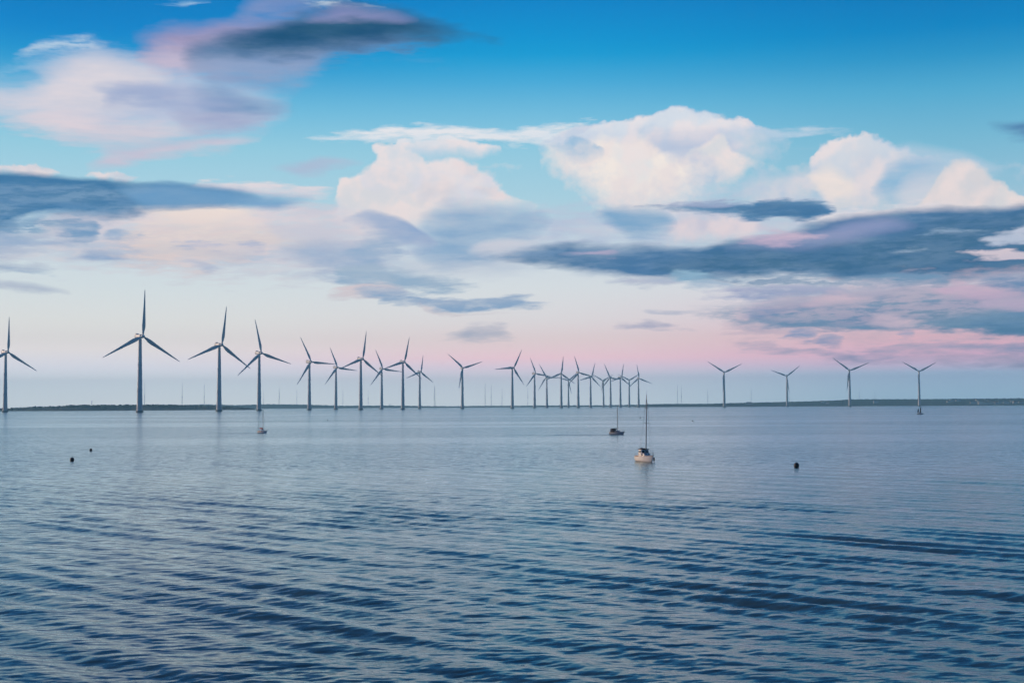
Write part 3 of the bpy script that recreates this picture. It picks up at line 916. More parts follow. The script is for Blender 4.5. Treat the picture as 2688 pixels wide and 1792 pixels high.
def make_turbine():
    pale = material('turbine_paint', (0.52, 0.53, 0.54), 0.45, 0, 0.12, 0.06, None, (1, 1, 0.25))
    bladem = material('blade_paint', (0.46, 0.48, 0.50), 0.40, 0, 0.12, 0.15)
    conc = material('wet_concrete', (0.16, 0.17, 0.17), 0.75, 0, 0.4, 0.8)
    t = thing('wind_turbine', 'wind turbine', 'wind turbine')
    b = MB()
    b.lathe([(6.6, -1.6), (6.4, 1.2), (6.0, 2.4), (6.0, 3.3), (5.0, 3.5)], 24)
    b.build('foundation', conc, t, smooth=35)
    b = MB()
    prof = []
    for i in range(21):
        k = i / 20
        h = 3.4 + k * (HUB_H - 3.4 - 3.4)
        r = 4.9 - 2.25 * k
        prof.append((r, h))
        if i in (6, 13):
            prof += [(r + 0.07, h + 0.1), (r + 0.07, h + 0.5), (r - 0.02, h + 0.6)]
    b.lathe(prof, 28)
    b.build('tower', pale, t, smooth=50)
    b = MB()                                       # access platform with its railing
    b.lathe([(5.7, 9.0), (5.7, 9.3), (4.5, 9.3)], 20)
    for k in range(20):
        a = 2 * math.pi * k / 20
        b.tube([(5.6 * math.cos(a), 5.6 * math.sin(a), 9.3), (5.6 * math.cos(a), 5.6 * math.sin(a), 10.5)], 0.06, 5)
    b.tube([(5.6 * math.cos(2 * math.pi * k / 20), 5.6 * math.sin(2 * math.pi * k / 20), 10.5) for k in range(21)], 0.06, 5)
    b.build('platform', pale, t)
    # nacelle: a rounded box, longer behind the tower
    b = MB()
    rings = []
    for y, w, h, dz_ in ((-8.6, 2.0, 2.2, 0.0), (-8.0, 2.6, 2.8, 0), (-3.0, 3.3, 3.5, 0.3), (6.0, 3.4, 3.7, 0.5), (14.0, 3.1, 3.4, 0.7), (17.5, 2.5, 2.7, 1.0), (18.2, 1.9, 2.0, 1.1)):
        ring = []
        for k in range(20):
            a = 2 * math.pi * k / 20
            ca, sa = math.cos(a), math.sin(a)
            e = 0.45
            ring.append((w * math.copysign(abs(ca) ** e, ca), y, HUB_H + dz_ + h * math.copysign(abs(sa) ** e, sa)))
        rings.append(ring)
    b.loft(rings)
    na = b.build('nacelle', pale, t, smooth=45)
    b = MB()
    b.box((0, 13.0, HUB_H + 4.9), (4.6, 4.0, 1.9), 0.25)
    b.build('cooler', pale, na)
    b = MB()
    b.tube([(1.0, 16.2, HUB_H + 3.5), (1.0, 16.2, HUB_H + 6.6)], 0.09, 6)
    b.tube([(0.2, 16.2, HUB_H + 6.2), (1.8, 16.2, HUB_H + 6.2)], 0.07, 6)
    b.build('wind_vane', pale, na)
    # spinner
    b = MB()
    b.lathe([(0.05, -16.3), (0.9, -16.1), (1.9, -15.3), (2.6, -14.0), (2.9, -12.4), (2.9, -10.4), (2.6, -9.0), (1.9, -8.7)], 24, 'y', (0, 0, HUB_H))
    b.build('hub', pale, t, smooth=60)
    # blade: broad a quarter of the way out, then a long taper
    b = MB()
    rings = []
    prof = [(0.0, 2.6, 2.6, 0.50), (0.035, 2.6, 2.6, 0.50), (0.07, 3.2, 2.4, 0.46), (0.12, 4.6, 1.9, 0.42), (0.17, 5.7, 1.6, 0.39), (0.23, 6.1, 1.35, 0.37), (0.32, 5.4, 1.05, 0.36),
            (0.45, 4.3, 0.75, 0.35), (0.6, 3.3, 0.52, 0.35), (0.75, 2.4, 0.36, 0.35), (0.88, 1.65, 0.24, 0.35), (0.96, 1.05, 0.16, 0.37), (0.99, 0.6, 0.1, 0.4), (1.0, 0.2, 0.05, 0.45)]
    for k, ch, th, lead in prof:
        tw = math.radians(16 * (1 - k) ** 2 + 3)
        ring = []
        ch *= 1.12 if k > 0.05 else 1.0
        for q in range(16):
            a = 2 * math.pi * q / 16
            x = ch * (0.5 - 0.5 * math.cos(a)) - ch * lead
            y = 0.5 * th * math.sin(a) * (1.15 if k < 0.05 else (1.25 - 0.75 * (0.5 - 0.5 * math.cos(a))))
            ring.append((x * math.cos(tw) - y * math.sin(tw), x * math.sin(tw) + y * math.cos(tw), k * BLADE_R))
        rings.append(ring)
    b.loft(rings)
    bl = b.build('blade', bladem, t, smooth=60)
    bl.location = (0, -OVERHANG, HUB_H)
    for i in (1, 2):
        c = bl.copy()
        COL.objects.link(c)
        c.rotation_euler = (0, math.radians(120 * i), 0)
    return t


# ------------------------------------------------------------------ sailing boats
def hull_mesh(Ln, B, free, n=22):
    """planked hull, bow at -Y; deck sheer rises to the bow"""
    rings = []
    for i in range(n):
        k = i / (n - 1)
        y = -Ln / 2 + Ln * k
        w = B / 2 * (math.sin(min(1, k / 0.62 + 0.012) * math.pi / 2) ** 0.75) * (1 - 0.26 * max(0, (k - 0.62) / 0.38) ** 1.6)
        top = free * (1.0 + 0.38 * (1 - k) ** 2)
        depth = -0.42 * math.sin(math.pi * min(1, k * 0.93 + 0.07)) - 0.02
        rake = -0.30 * free * (1 - k) ** 3
        rings.append((y, w, top, depth, rake))
    b = MB()
    rr_ = []
    for y, w, top, depth, rake in rings:
        pr = [(w, top, 1.0), (w * 0.985, top * 0.72, 0.7), (w * 0.93, top * 0.4, 0.4), (w * 0.83, 0.05, 0.1), (w * 0.55, depth * 0.6, 0.0), (0.0, depth, 0.0)]
        ring = [(x, y + rake * q * 2.4, z) for x, z, q in pr]
        ring += [(-x, yy, z) for x, yy, z in ring[-2::-1]]
        rr_.append(ring)
    b.loft(rr_, cap=True)
    return b, rings


def make_boat(name, label, Ln, B, mast_h, hullm, deckm, canvas, sailm, boom_up=0.0, hood=True, cabin_k=1.0, free_k=0.125, mast_r=0.085, jib=True, wheelhouse=False, cover=1.0, group_=None):
    t = thing(name, label, 'sailing boat', group_=group_)
    free = free_k * Ln
    alu = material('mast_metal', (0.10, 0.12, 0.15), 0.4, 0.3)
    glass = material('cabin_glass', (0.015, 0.02, 0.03), 0.08)
    strip = material('boot_stripe', (0.02, 0.035, 0.07), 0.4)
    wood = material('teak', (0.30, 0.15, 0.07), 0.55, 0, 0.35, 6.0, None, (8, 1, 8))
    b, rings = hull_mesh(Ln, B, free)
    h = b.build('hull', hullm, t, smooth=50)
    # rubbing strake and waterline stripe follow the hull
    for nm, mt, zf, rad in (('rubbing_strake', wood, 0.95, 0.035 * Ln / 6.5), ('waterline_stripe', strip, 0.10, 0.06 * Ln / 6.5)):
        s = MB()
        for sg in (1, -1):
            pts = []
            for y, w, top, depth, rake in rings:
                x = w * (1.0 if zf > 0.5 else 0.85)
                pts.append((sg * (x + 0.004), y + rake * zf * 2.4, max(0.06, top * zf)))
            s.tube(pts, rad, 6)
        s.build(nm, mt, h)
    # deck, a little below the gunwale
    s = MB()
    left_, right_ = [], []
    vs = []
    for y, w, top, depth, rake in rings:
        vs += [(w * 0.97, y + rake * 2.2, top - 0.05), (0, y + rake * 2.2, top - 0.0), (-w * 0.97, y + rake * 2.2, top - 0.05)]
    fs = []
    for i in range(len(rings) - 1):
        a = i * 3
        fs += [(a, a + 1, a + 4, a + 3), (a + 1, a + 2, a + 5, a + 4)]
    s.add(vs, fs)
    s.build('deck', deckm, t, smooth=True)
    # cabin trunk with raked front
    ch = 0.085 * Ln * cabin_k
    y0, y1 = -Ln * 0.17, Ln * 0.14
    z0 = free * 1.02

    def cab(y, w, z):
        return [(w, y, z0), (w * 0.9, y, z0 + z * 0.75), (w * 0.72, y, z0 + z), (-w * 0.72, y, z0 + z), (-w * 0.9, y, z0 + z * 0.75), (-w, y, z0)]
    s = MB()
    bw = B * 0.33
    s.loft([cab(y0 - Ln * 0.06, bw * 0.62, 0.10), cab(y0, bw * 0.8, ch * 0.75), cab(y0 + Ln * 0.05, bw * 0.95, ch), cab(y1, bw * 1.05, ch * 1.1), cab(y1 + 0.06, bw * 1.05, ch * 1.08)])
    cb = s.build('cabin', hullm, t, smooth=30)
    for sg in (1, -1):
        for yy in (y0 + Ln * 0.10, y0 + Ln * 0.19):
            s = MB()
            s.box((sg * bw * 0.985, yy, z0 + ch * 0.5), (0.05, Ln * 0.06, ch * 0.42), 0.02)
            s.build('cabin_window', glass, cb)
    for sg in (1, -1):                           # front lights
        s = MB()
        s.box((sg * bw * 0.36, y0 - Ln * 0.005, z0 + ch * 0.60), (bw * 0.42, 0.16, ch * 0.42), 0.02)
        s.build('cabin_window', glass, cb)
    s = MB()
    s.box((0, y0 + Ln * 0.14, z0 + ch * 1.06), (bw * 0.7, Ln * 0.07, 0.07), 0.02)
    s.build('hatch', glass, cb)
    # cockpit coaming and tiller
    s = MB()
    for sg in (1, -1):
        s.box((sg * B * 0.30, Ln * 0.31, free * 1.02), (0.12, Ln * 0.32, 0.24), 0.03)
    s.box((0, Ln * 0.46, free * 1.0), (B * 0.62, 0.12, 0.24), 0.03)
    s.build('cockpit_coaming', wood, t)
    s = MB()
    s.tube([(0, Ln * 0.47, free * 1.25), (0.02, Ln * 0.33, free * 1.38)], 0.03, 6)
    s.build('tiller', wood, t)
    s = MB()
    s.box((0, Ln * 0.51, 0.02), (0.06, 0.28, free * 1.6), 0.02)
    s.build('rudder', hullm, t)
    # mast, boom, furled sail
    my = -Ln * 0.07
    zb = z0 + ch
    s = MB()
    s.tube([(0, my, z0), (0, my, zb + mast_h * 0.5), (0, my, mast_h)], [mast_r, mast_r * 0.9, mast_r * 0.55], 10)
    mast = s.build('mast', alu, t, smooth=True)
    s = MB()
    for zz, ww in ((mast_h * 0.58, B * 0.22), (mast_h * 0.8, B * 0.15)):
        s.tube([(-ww, my + 0.03, zz), (ww, my + 0.03, zz)], 0.03, 6)
    s.build('spreaders', alu, mast)
    s = MB()
    s.tube([(0, my, mast_h), (0.05, my - 0.02, mast_h + 0.07 * mast_h)], [0.02, 0.008], 5)
    s.build('aerial', alu, mast)
    zbm = zb + 0.10 * Ln
    s = MB()
    s.tube([(0, my + 0.1, zbm), (0, Ln * 0.36, zbm + boom_up)], 0.055 * Ln / 6.5, 8)
    bo = s.build('boom', alu, t, smooth=True)
    s = MB()
    pts, rd = [], []
    for i in range(12):
        k = i / 11
        pts.append((0.02 * math.sin(k * 9), my + 0.12 + (Ln * 0.36 - my - 0.16) * k, zbm + boom_up * k + 0.14 * Ln / 6.5))
        rd.append((0.20 - 0.09 * k + 0.02 * math.sin(k * 23)) * Ln / 6.5 * cover)
    s.tube(pts, rd, 10)
    s.build('furled_sail', sailm, bo, smooth=True)
    # standing rigging
    s = MB()
    bowp = (0, -Ln / 2 + rings[0][4] * 2.2 + 0.05, rings[0][2])
    for p in (bowp, (0, Ln * 0.49, free), (B * 0.47, my + 0.15, free * 1.1), (-B * 0.47, my + 0.15, free * 1.1)):
        s.tube([p, (0, my, mast_h * 0.98)], 0.010, 4)
    s.build('rigging', alu, t)
    # furled jib on the forestay
    s = MB()
    if jib:
        a, c = Vector(bowp), Vector((0, my, mast_h * 0.98))
        s.tube([a.lerp(c, k) for k in (0.03, 0.3, 0.6, 0.88)], [0.06 * Ln / 6.5, 0.05 * Ln / 6.5, 0.035 * Ln / 6.5, 0.012], 7)
        s.build('furled_jib', sailm, t, smooth=True)
    # pulpit and pushpit rails
    s = MB()
    zr = 0.55 * Ln / 6.5
    for sg in (1, -1):
        pts = []
        for i in range(0, len(rings), 3):
            y, w, top, depth, rake = rings[i]
            pts.append((sg * w * 0.95, y + rake * 2.2, top + zr))
            s.tube([(sg * w * 0.95, y + rake * 2.2, top - 0.04), pts[-1]], 0.014, 5)
        s.tube(pts, 0.012, 5)
    s.tube([(-rings[0][1], -Ln / 2 + rings[0][4] * 2.2 - 0.05, rings[0][2] + zr), (rings[0][1], -Ln / 2 + rings[0][4] * 2.2 - 0.05, rings[0][2] + zr)], 0.014, 5)
    s.build('guard_rail', alu, t)
    if wheelhouse:
        wy0, wy1, ww, wz = -Ln * 0.02, Ln * 0.22, B * 0.34, free + 1.02
        s = MB()
        s.loft([[(ww, wy0, free * 0.9), (ww, wy1, free * 0.9), (-ww, wy1, free * 0.9), (-ww, wy0, free * 0.9)],
                [(ww, wy0 + 0.02, free + 0.42), (ww, wy1, free + 0.42), (-ww, wy1, free + 0.42), (-ww, wy0 + 0.02, free + 0.42)],
                [(ww * 0.9, wy0 + 0.22, wz), (ww * 0.9, wy1, wz), (-ww * 0.9, wy1, wz), (-ww * 0.9, wy0 + 0.22, wz)]])
        wh = s.build('wheelhouse', hullm, t)
        s = MB()
        s.box((0, (wy0 + wy1) / 2 + 0.12, wz + 0.06), (ww * 2.05, wy1 - wy0 + 0.15, 0.11), 0.04)
        s.build('wheelhouse_roof', canvas, wh)
        for sg in (1, -1):
            for q in (0.28, 0.70):
                s = MB()
                s.box((sg * ww * 0.955, wy0 + (wy1 - wy0) * q + 0.06, free + 0.70), (0.09, (wy1 - wy0) * 0.28, 0.30), 0.03)
                s.build('wheelhouse_window', glass, wh)
            s = MB()
            s.box((sg * ww * 0.45, wy0 + 0.11, free + 0.70), (ww * 0.62, 0.12, 0.32), 0.03)
            s.build('wheelhouse_window', glass, wh)
    if hood:
        s = MB()
        rs = []
        for k, (yy, zz, w) in enumerate(((y1 - 0.30, ch * 1.05, 0.92), (y1 - 0.02, ch * 1.75, 0.98), (y1 + 0.5, ch * 2.15, 1.0), (y1 + 1.15, ch * 2.2, 1.0))):
            w *= bw * 1.12
            rs.append([(w, yy, z0), (w * 0.98, yy, z0 + zz * 0.6), (w * 0.78, yy, z0 + zz * 0.95), (0, yy, z0 + zz * 1.04), (-w * 0.78, yy, z0 + zz * 0.95), (-w * 0.98, yy, z0 + zz * 0.6), (-w, yy, z0)])
        s.loft(rs, cap=False)
        o = s.build('sprayhood', canvas, t, smooth=40)
        so = o.modifiers.new('thickness', 'SOLIDIFY')
        so.thickness = 0.03
    return t


def make_buoy(label, s, loc, tilt):
    """dark mooring buoy: pear shaped float with a collar and a lifting eye"""
    rub = material('buoy_rubber', (0.010, 0.011, 0.014), 0.5, 0, 0.3, 3)
    t = thing('mooring_buoy', label, 'buoy', loc, tilt, 'dark buoys on the water')
    b = MB()
    b.lathe([(0.02, -0.42), (0.22, -0.38), (0.36, -0.2), (0.45, 0.05), (0.50, 0.32), (0.49, 0.55), (0.42, 0.74), (0.30, 0.86), (0.12, 0.92), (0.02, 0.93)], 20)
    f = b.build('float', rub, t, smooth=60)
    b = MB()
    b.lathe([(0.47, 0.30), (0.56, 0.33), (0.56, 0.43), (0.47, 0.46)], 20)
    b.build('collar', rub, t, smooth=30)
    b = MB()
    b.tube([(0.09 * math.cos(a), 0, 0.98 + 0.09 * math.sin(a)) for a in [2 * math.pi * k / 12 for k in range(13)]], 0.025, 6)
    b.build('lifting_eye', rub, t)
    t.scale = (s, s, s)
    t.rotation_euler = (math.radians(7 * math.sin(tilt * 3)), math.radians(8 * math.cos(tilt * 5)), tilt)
    return t

# ------------------------------------------------------------------ far shores
def wob(x, seed, comps):
    rng = random.Random(seed)
    s = 0
    for l, a in comps:
        s += a * math.sin(2 * math.pi * x / (l * rng.uniform(0.8, 1.25)) + rng.uniform(0, 6.28))
    return s


def shore(name, outline, dist, depth, mat, rough, seed, step=2.0):
    """a low coast as real terrain: beach, rising ground to a ridge, and down again behind"""
    xs = np.arange(outline[0][0], outline[-1][0] + 0.01, step)
    tops = np.interp(xs, [p[0] for p in outline], [p[1] for p in outline])
    rows = [(0.0, -1.3), (0.012, 0.5), (0.03, 1.6), (0.14, 0.30), (0.28, 0.55), (0.42, 0.85), (0.5, 1.0), (0.62, 0.86), (0.8, 0.4), (1.0, -1.3)]
    vs, fs = [], []
    n = len(rows)
    rng = random.Random(seed)
    for ci, x in enumerate(xs):
        edge = min(1.0, (x - xs[0]) / 40.0, (xs[-1] - x) / 40.0)
        inlet = wob(x, seed + 5, [(260, 70), (90, 30), (37, 14)])
        dr_ = dist + depth * 0.5
        hz = max(0.8, CAM_H + (horizon_y(x) - tops[ci]) / FPX * dr_)
        for k, h in rows:
            d = dist + depth * k + inlet * (1 - k)
            p = bearing(x, d, horizon_y(x))
            if k in (0.0, 1.0):
                z = h
            elif k < 0.1:
                z = min(h, hz)
            else:
                bump = wob(x + 300 * k, seed + int(k * 100), [(23, 0.35), (11, 0.3), (6.5, 0.45)]) + rng.uniform(-0.5, 0.5)
                z = hz * h + bump * rough * 0.7 * min(1.0, hz / 8)
            z = z * max(0.0, edge) + (1 - max(0.0, edge)) * -0.6
            vs.append((p.x, p.y, z))
    for c in range(len(xs) - 1):
        for k in range(n - 1):
            a = c * n + k
            fs.append((a, a + n, a + n + 1, a + 1))
    o = obj(name, vs, fs, mat)
    o['kind'] = 'structure'
    return o


woods = material('shore_woods', (0.008, 0.030, 0.032), 0.9, 0, 0, 0.006, (0.013, 0.038, 0.034))
fields = material('shore_fields', (0.012, 0.040, 0.042), 0.9, 0, 0, 0.004, (0.026, 0.060, 0.052), (1, 1, 4))
shore('headland', [(-140, 1069), (-60, 1066), (0, 1071), (24, 1071.5), (40, 1070), (90, 1067.5), (150, 1066), (210, 1063.5), (280, 1064), (350, 1062.5), (445, 1063.5), (470, 1063.5), (560, 1065), (640, 1069), (690, 1071.5)], 4550, 700, woods, 2.4, 3)
shore('far_coast', [(380, 1064.5), (460, 1063), (540, 1061), (620, 1063), (700, 1060.5), (800, 1061.5), (900, 1064.5), (1000, 1064), (1100, 1065), (1180, 1066), (1260, 1064.8), (1340, 1064.5), (1450, 1063.8), (1560, 1063.4), (1640, 1062.4), (1700, 1061), (1800, 1059.8), (1900, 1059.6)], 9300, 1400, woods, 3.0, 17, 1.5)
shore('hilly_coast', [(1660, 1062.5), (1700, 1060.5), (1760, 1059.5), (1850, 1059.5), (1920, 1057.5), (2010, 1055.6), (2100, 1053.6), (2200, 1050.3), (2235, 1048.2), (2300, 1047.6), (2440, 1047.6), (2560, 1046.6), (2688, 1045.6), (2800, 1046), (2900, 1049)], 6500, 1500, fields, 2.2, 29, 1.5)

# woodland standing on the left headland: crowns one cannot count
def woodland():
    rng = random.Random(5)
    b = MB()
    for i in range(520):
        x = rng.choice([rng.uniform(30, 640), rng.uniform(180, 480), rng.uniform(380, 470)])
        d = 4550 + 700 * rng.uniform(0.2, 0.6)
        p = bearing(x, d, horizon_y(x))
        top = np.interp(x, [24, 90, 210, 350, 470, 560, 640], [1071.5, 1067.5, 1063.5, 1062.5, 1063.5, 1065, 1069])
        hz = max(1.0, CAM_H + (horizon_y(x) - top) / FPX * 4900)
        r = rng.uniform(3.5, 6.5)
        zc = hz * 0.86 - 2 + rng.uniform(-2, 1.2)
        rings = []
        for q, zz in ((0.35, -0.9), (0.85, -0.45), (1.0, 0.05), (0.75, 0.55), (0.3, 0.9)):
            rings.append([(p.x + r * q * math.cos(a) * rng.uniform(0.8, 1.2), p.y + r * q * math.sin(a) * rng.uniform(0.8, 1.2), zc + r * zz * rng.uniform(0.85, 1.15)) for a in [2 * math.pi * k / 7 for k in range(7)]])
        b.loft(rings)
    o = b.build('woodland', woods)
    o['kind'] = 'stuff'
    return o


woodland()

# houses along the right-hand coast
white = material('house_walls', (0.72, 0.68, 0.62), 0.8, 0, 0.2, 0.3)
roofm = material('house_roofs', (0.22, 0.11, 0.08), 0.8, 0, 0.3, 0.3)
roofg = material('slate_roofs', (0.10, 0.11, 0.13), 0.7, 0, 0.3, 0.3)


def make_house(w, l, h, rm):
    t = thing('house', 'small white house', 'house')
    b = MB()
    b.box((0, 0, h / 2 - 2), (l, w, h + 4))
    b.build('wall', white, t)
    b = MB()
    e = 0.5
    pts = []
    for sx_ in (-1, 1):
        x = sx_ * (l / 2 + e)
        pts.append([(x, -w / 2 - e, h), (x, w / 2 + e, h), (x, 0, h + w * 0.42)])
    b.loft(pts)
    b.build('roof', rm, t)
    return t


rng = random.Random(8)
h_red = make_house(9, 15, 6.5, roofm)
h_grey = make_house(11, 24, 9, roofg)
first = {0: True, 1: True}
spots = []
for i in range(34):
    spots.append((rng.uniform(2545, 2682), rng.uniform(6640, 6800), rng.random() < 0.4))
for x in (2490, 2499, 2506, 2516, 2568, 2590, 2160, 2172, 1966, 1972, 2300):
    spots.append((x, rng.uniform(6700, 6950), rng.random() < 0.4))
HOUSES = []
for x, d, big in sorted(spots):
    src = h_grey if big else h_red
    if first[int(big)]:
        o = src
        first[int(big)] = False
    else:
        o = copy_tree(src)
    p = bearing(x, d, horizon_y(x))
    k = (d - 6500) / 1500
    hz = CAM_H + (horizon_y(x) - np.interp(x, [1900, 2010, 2100, 2235, 2440, 2688], [1058, 1055.6, 1053.6, 1048.2, 1047.6, 1045.6])) / FPX * 7250
    o.location = (p.x, p.y, max(2.0, hz * np.interp(k, [0.03, 0.14, 0.28, 0.42], [0.1, 0.30, 0.55, 0.85])))
    o.rotation_euler = (0, 0, rng.uniform(-0.5, 0.5))
    HOUSES.append((x, big, o))
zone = [(1960, 2000, 'on the low slope right of the first separate turbine'), (2140, 2200, 'left of the second turbine from the right'),
        (2280, 2320, 'alone on the hill between two turbines'), (2480, 2530, 'in the upper village on the hill'), (2530, 2600, 'at the shore village left end'),
        (2600, 2700, 'in the shore village at far right')]
for x, big, o in HOUSES:
    z = [s for a, b_, s in zone if a <= x <= b_]
    o['label'] = ('large white house, slate roof, ' if big else 'small white house, red roof, ') + (z[0] if z else 'on the far coast')
    o['group'] = 'houses on the far coast'

# ------------------------------------------------------------------ the wind farm
# hub offset is from the yaw; columns: base x, hub height in photo px, yaw, rotor angle, rotor scale, label
T = [
    (13.3, 148, 24, 1, 0.99, 'white wind turbine cut by the left edge of the view, one blade straight up'),
    (366.5, 193, 23, 2, 1.03, 'tallest and nearest white wind turbine, on the left, one blade pointing straight up'),
    (575, 171, 24, 7, 0.98, 'second tallest wind turbine, its right blade crossing the tip of its neighbour on the right'),
    (680, 149, 24, -12, 0.99, 'wind turbine behind the red sail cover boat, its left blade crossing a neighbouring blade'),
    (812, 124.6, 25, -26, 0.95, 'wind turbine with one blade level to the right, nearly touching the slender turbine beside it'),
    (881.8, 109, 22, -22, 0.86, 'slender wind turbine touched by a level blade tip of the turbine on its left'),
    (947, 132.5, 25, 8, 0.93, 'tall wind turbine near the middle, between two shorter slender turbines with raised blades'),
    (1002, 105, 18, -22, 0.86, 'slender wind turbine between the two taller middle turbines, one blade level right'),
    (1057.5, 124, 22, 12, 0.90, 'tall wind turbine left of the small low one, its lower right blade reaching towards it'),
    (1101.8, 96, 22, 8, 0.78, 'small low wind turbine just left of the wide gap in the middle of the row'),
    (1213.8, 106.6, 12, -48, 0.86, 'lone wind turbine in the middle of the wide gap, two blades raised in a V'),
    (1345, 106, 24, 26, 0.84, 'wind turbine at the left end of the crowded cluster, a blade raised to upper right'),
    (1403.5, 90, 24, -21, 0.82, 'wind turbine second from the left in the cluster, a blade hanging near its tower'),
    (1435.7, 79.7, -14, -28, 0.84, 'low wind turbine third from the left in the cluster, upper blade leaning left'),
    (1473.5, 90, 4, 7, 0.84, 'tall wind turbine left of the cluster centre with its upper blade nearly upright'),
    (1492.4, 70, 4, 47, 0.82, 'low wind turbine squeezed between the two tallest of the cluster'),
    (1518, 92, 18, -16, 0.83, 'tall wind turbine at the cluster centre, upper blade leaning left'),
    (1550.6, 80, 24, 15, 0.80, 'wind turbine right of the cluster centre, upper blade leaning right'),
    (1584.4, 69, -20, 62, 0.80, 'lowest wind turbine of the cluster, left of the thin mast of the middle yacht'),
    (1603, 77, -12, -22, 0.86, 'wind turbine just left of the mast of the middle yacht, upper blade leaning left'),
    (1628.7, 78, 26, 11, 0.80, 'third wind turbine from the right end of the cluster, upper blade upright'),
    (1652, 70, 2, 58, 0.80, 'low wind turbine second from the right end of the cluster, its blade tips hidden'),
    (1676.4, 75, 14, -9, 0.82, 'last wind turbine in the cluster with one level blade, beside the near yacht mast'),
    (1901.4, 89.6, 3, -56, 0.96, 'first separate wind turbine right of the near yacht, two blades in a V'),
    (2066.3, 78, -2, -68.5, 0.92, 'shortest separate wind turbine on the right, one blade nearly flat to the left'),
    (2231, 91.7, 2, -52, 0.96, 'separate wind turbine before the rising hill, its lower blade standing clear of the tower'),
    (2413.5, 87, 3, -58.5, 0.92, 'rightmost wind turbine, standing above the small dark two-masted boat'),
]
src = make_turbine()
for i, (x, hp, yaw, th, rs, lab) in enumerate(T):
    o = src if i == 0 else copy_tree(src)
    d = HUB_H * FPX / hp
    p = bearing(x, d, horizon_y(x))
    o.location = p
    # face the camera line, then yaw
    o.rotation_euler = (0, 0, -math.atan2(p.x, p.y) + math.radians(yaw))
    bl = [c for c in o.children if c.name.startswith('blade')]
    for k, c in enumerate(bl):
        c.rotation_euler = (0, math.radians(th + 120 * k), 0)
        c.scale = (1.0, 1.0, rs)
    o['label'] = lab
    o['group'] = 'white wind turbines along the horizon'

# ------------------------------------------------------------------ faint masts far out in the haze
mastm = material('mast_grey', (0.30, 0.31, 0.33), 0.6, 0, 0.1, 0.1)


def make_pylon(kind):
    t = thing('mast', 'faint mast', 'mast')
    b = MB()
    if kind == 'lattice':
        for sg in (1, -1):
            b.tube([(sg * 9, 0, -1), (sg * 2.0, 0, 150), (0, 0, 200)], [1.7, 1.3, 0.7], 6)
        for k in range(9):
            z = 12 + k * 17
            w = 9 - 7 * z / 150
            b.tube([(-w, 0, z), (w * 0.9, 0, z + 15)], 0.7, 5)
        b.build('lattice_frame', mastm, t)
    else:
        b.tube([(0, 0, -1), (0, 0, 100), (0, 0, 200)], [2.4, 1.8, 1.0], 10)
        b.build('pole', mastm, t, smooth=True)
        b = MB()
        for z in (92, 97):
            b.lathe([(2.3, z), (4.2, z + 0.4), (4.2, z + 2.4), (2.2, z + 2.8)], 12)
        b.build('gallery', mastm, t)
    return t


PYL = [(379.5, 64, 'p', 'faint mast close beside the tower of the tallest wind turbine'), (478, 62, 'p', 'faint mast with a gallery, right of the tallest wind turbine'),
       (536, 60, 'p', 'faint mast left of the second tallest wind turbine'), (692, 44, 'p', 'faint mast just right of the turbine behind the red sail cover boat'),
       (733, 50, 'l', 'faint lattice mast with spread legs between two of the left turbines'), (779, 46, 'p', 'faint thin mast left of the turbine with a level blade'),
       (900, 46, 'p', 'faint mast right of the slender turbine touched by a blade tip'), (966.5, 46, 'p', 'faint mast close right of the tall middle wind turbine'),
       (1141, 54, 'l', 'faint lattice mast at the left side of the wide gap'), (1273.5, 58, 'p', 'faint mast left of its close twin in the wide gap'),
       (1289.6, 54, 'p', 'faint mast right of its close twin in the wide gap'), (1318, 48, 'p', 'faint short mast left of the first cluster turbine'),
       (1385.7, 48, 'p', 'faint mast between the first two cluster turbines'), (1778.8, 52, 'p', 'very faint mast, left one of the pair right of the near yacht'),
       (1788.8, 52, 'p', 'very faint mast, right one of the pair right of the near yacht'), (1858, 42, 'p', 'very faint mast left of the first separate turbine'),
       (1972, 40, 'p', 'very faint mast between the first two separate turbines'), (2071.5, 44, 'p', 'thin mast close behind the shortest separate turbine'),
       (2256, 40, 'p', 'very faint mast right of the turbine before the hill'), (2297, 38, 'p', 'very faint mast on the hill between the two rightmost turbines')]
srcs = {}
for x, hp, kind, lab in PYL:
    if kind not in srcs:
        o = srcs[kind] = make_pylon('lattice' if kind == 'l' else 'pole')
    else:
        o = copy_tree(srcs[kind])
    d = 10400 if x not in (379.5, 2071.5) else 9600
    sc = (hp / FPX * d + CAM_H) / 200.0
    o.location = bearing(x, d, horizon_y(x))
    o.scale = (sc * 0.8, sc * 0.8, sc)
    o.rotation_euler = (0, 0, -math.atan2(o.location.x, o.location.y))
    o['label'] = lab
    o['group'] = 'faint masts in the haze behind the turbines'

# a beacon on the headland and a small harbour crane on the far coast
darkm = material('dark_steel', (0.06, 0.07, 0.08), 0.6)
b = MB()
p = bearing(241, 4900, horizon_y(241))
t = thing('beacon', 'thin beacon mast on the wooded headland at left', 'beacon', (p.x, p.y, 0))
b.tube([(0, 0, 0), (0, 0, 32)], [0.9, 0.5], 8)
b.build('pole', darkm, t, smooth=True)
b = MB()
b.lathe([(0.3, 29), (1.2, 29.4), (1.2, 31.4), (0.2, 32.6)], 10)
b.build('lantern', darkm, t)
p = bearing(1023, 9700, horizon_y(1023))
t = thing('harbour_crane', 'small blue-grey crane on the coast right of a slender middle turbine', 'crane', (p.x, p.y, 0))
b = MB()
b.tube([(-2, 0, 0), (-0.8, 0, 21)], 0.9, 6)
b.tube([(3, 0, 0), (1.2, 0, 21)], 0.9, 6)
b.build('crane_legs', darkm, t)
b = MB()
b.box((0, 0, 22), (6, 4, 4), 0.4)
b.build('cab', darkm, t)
b = MB()
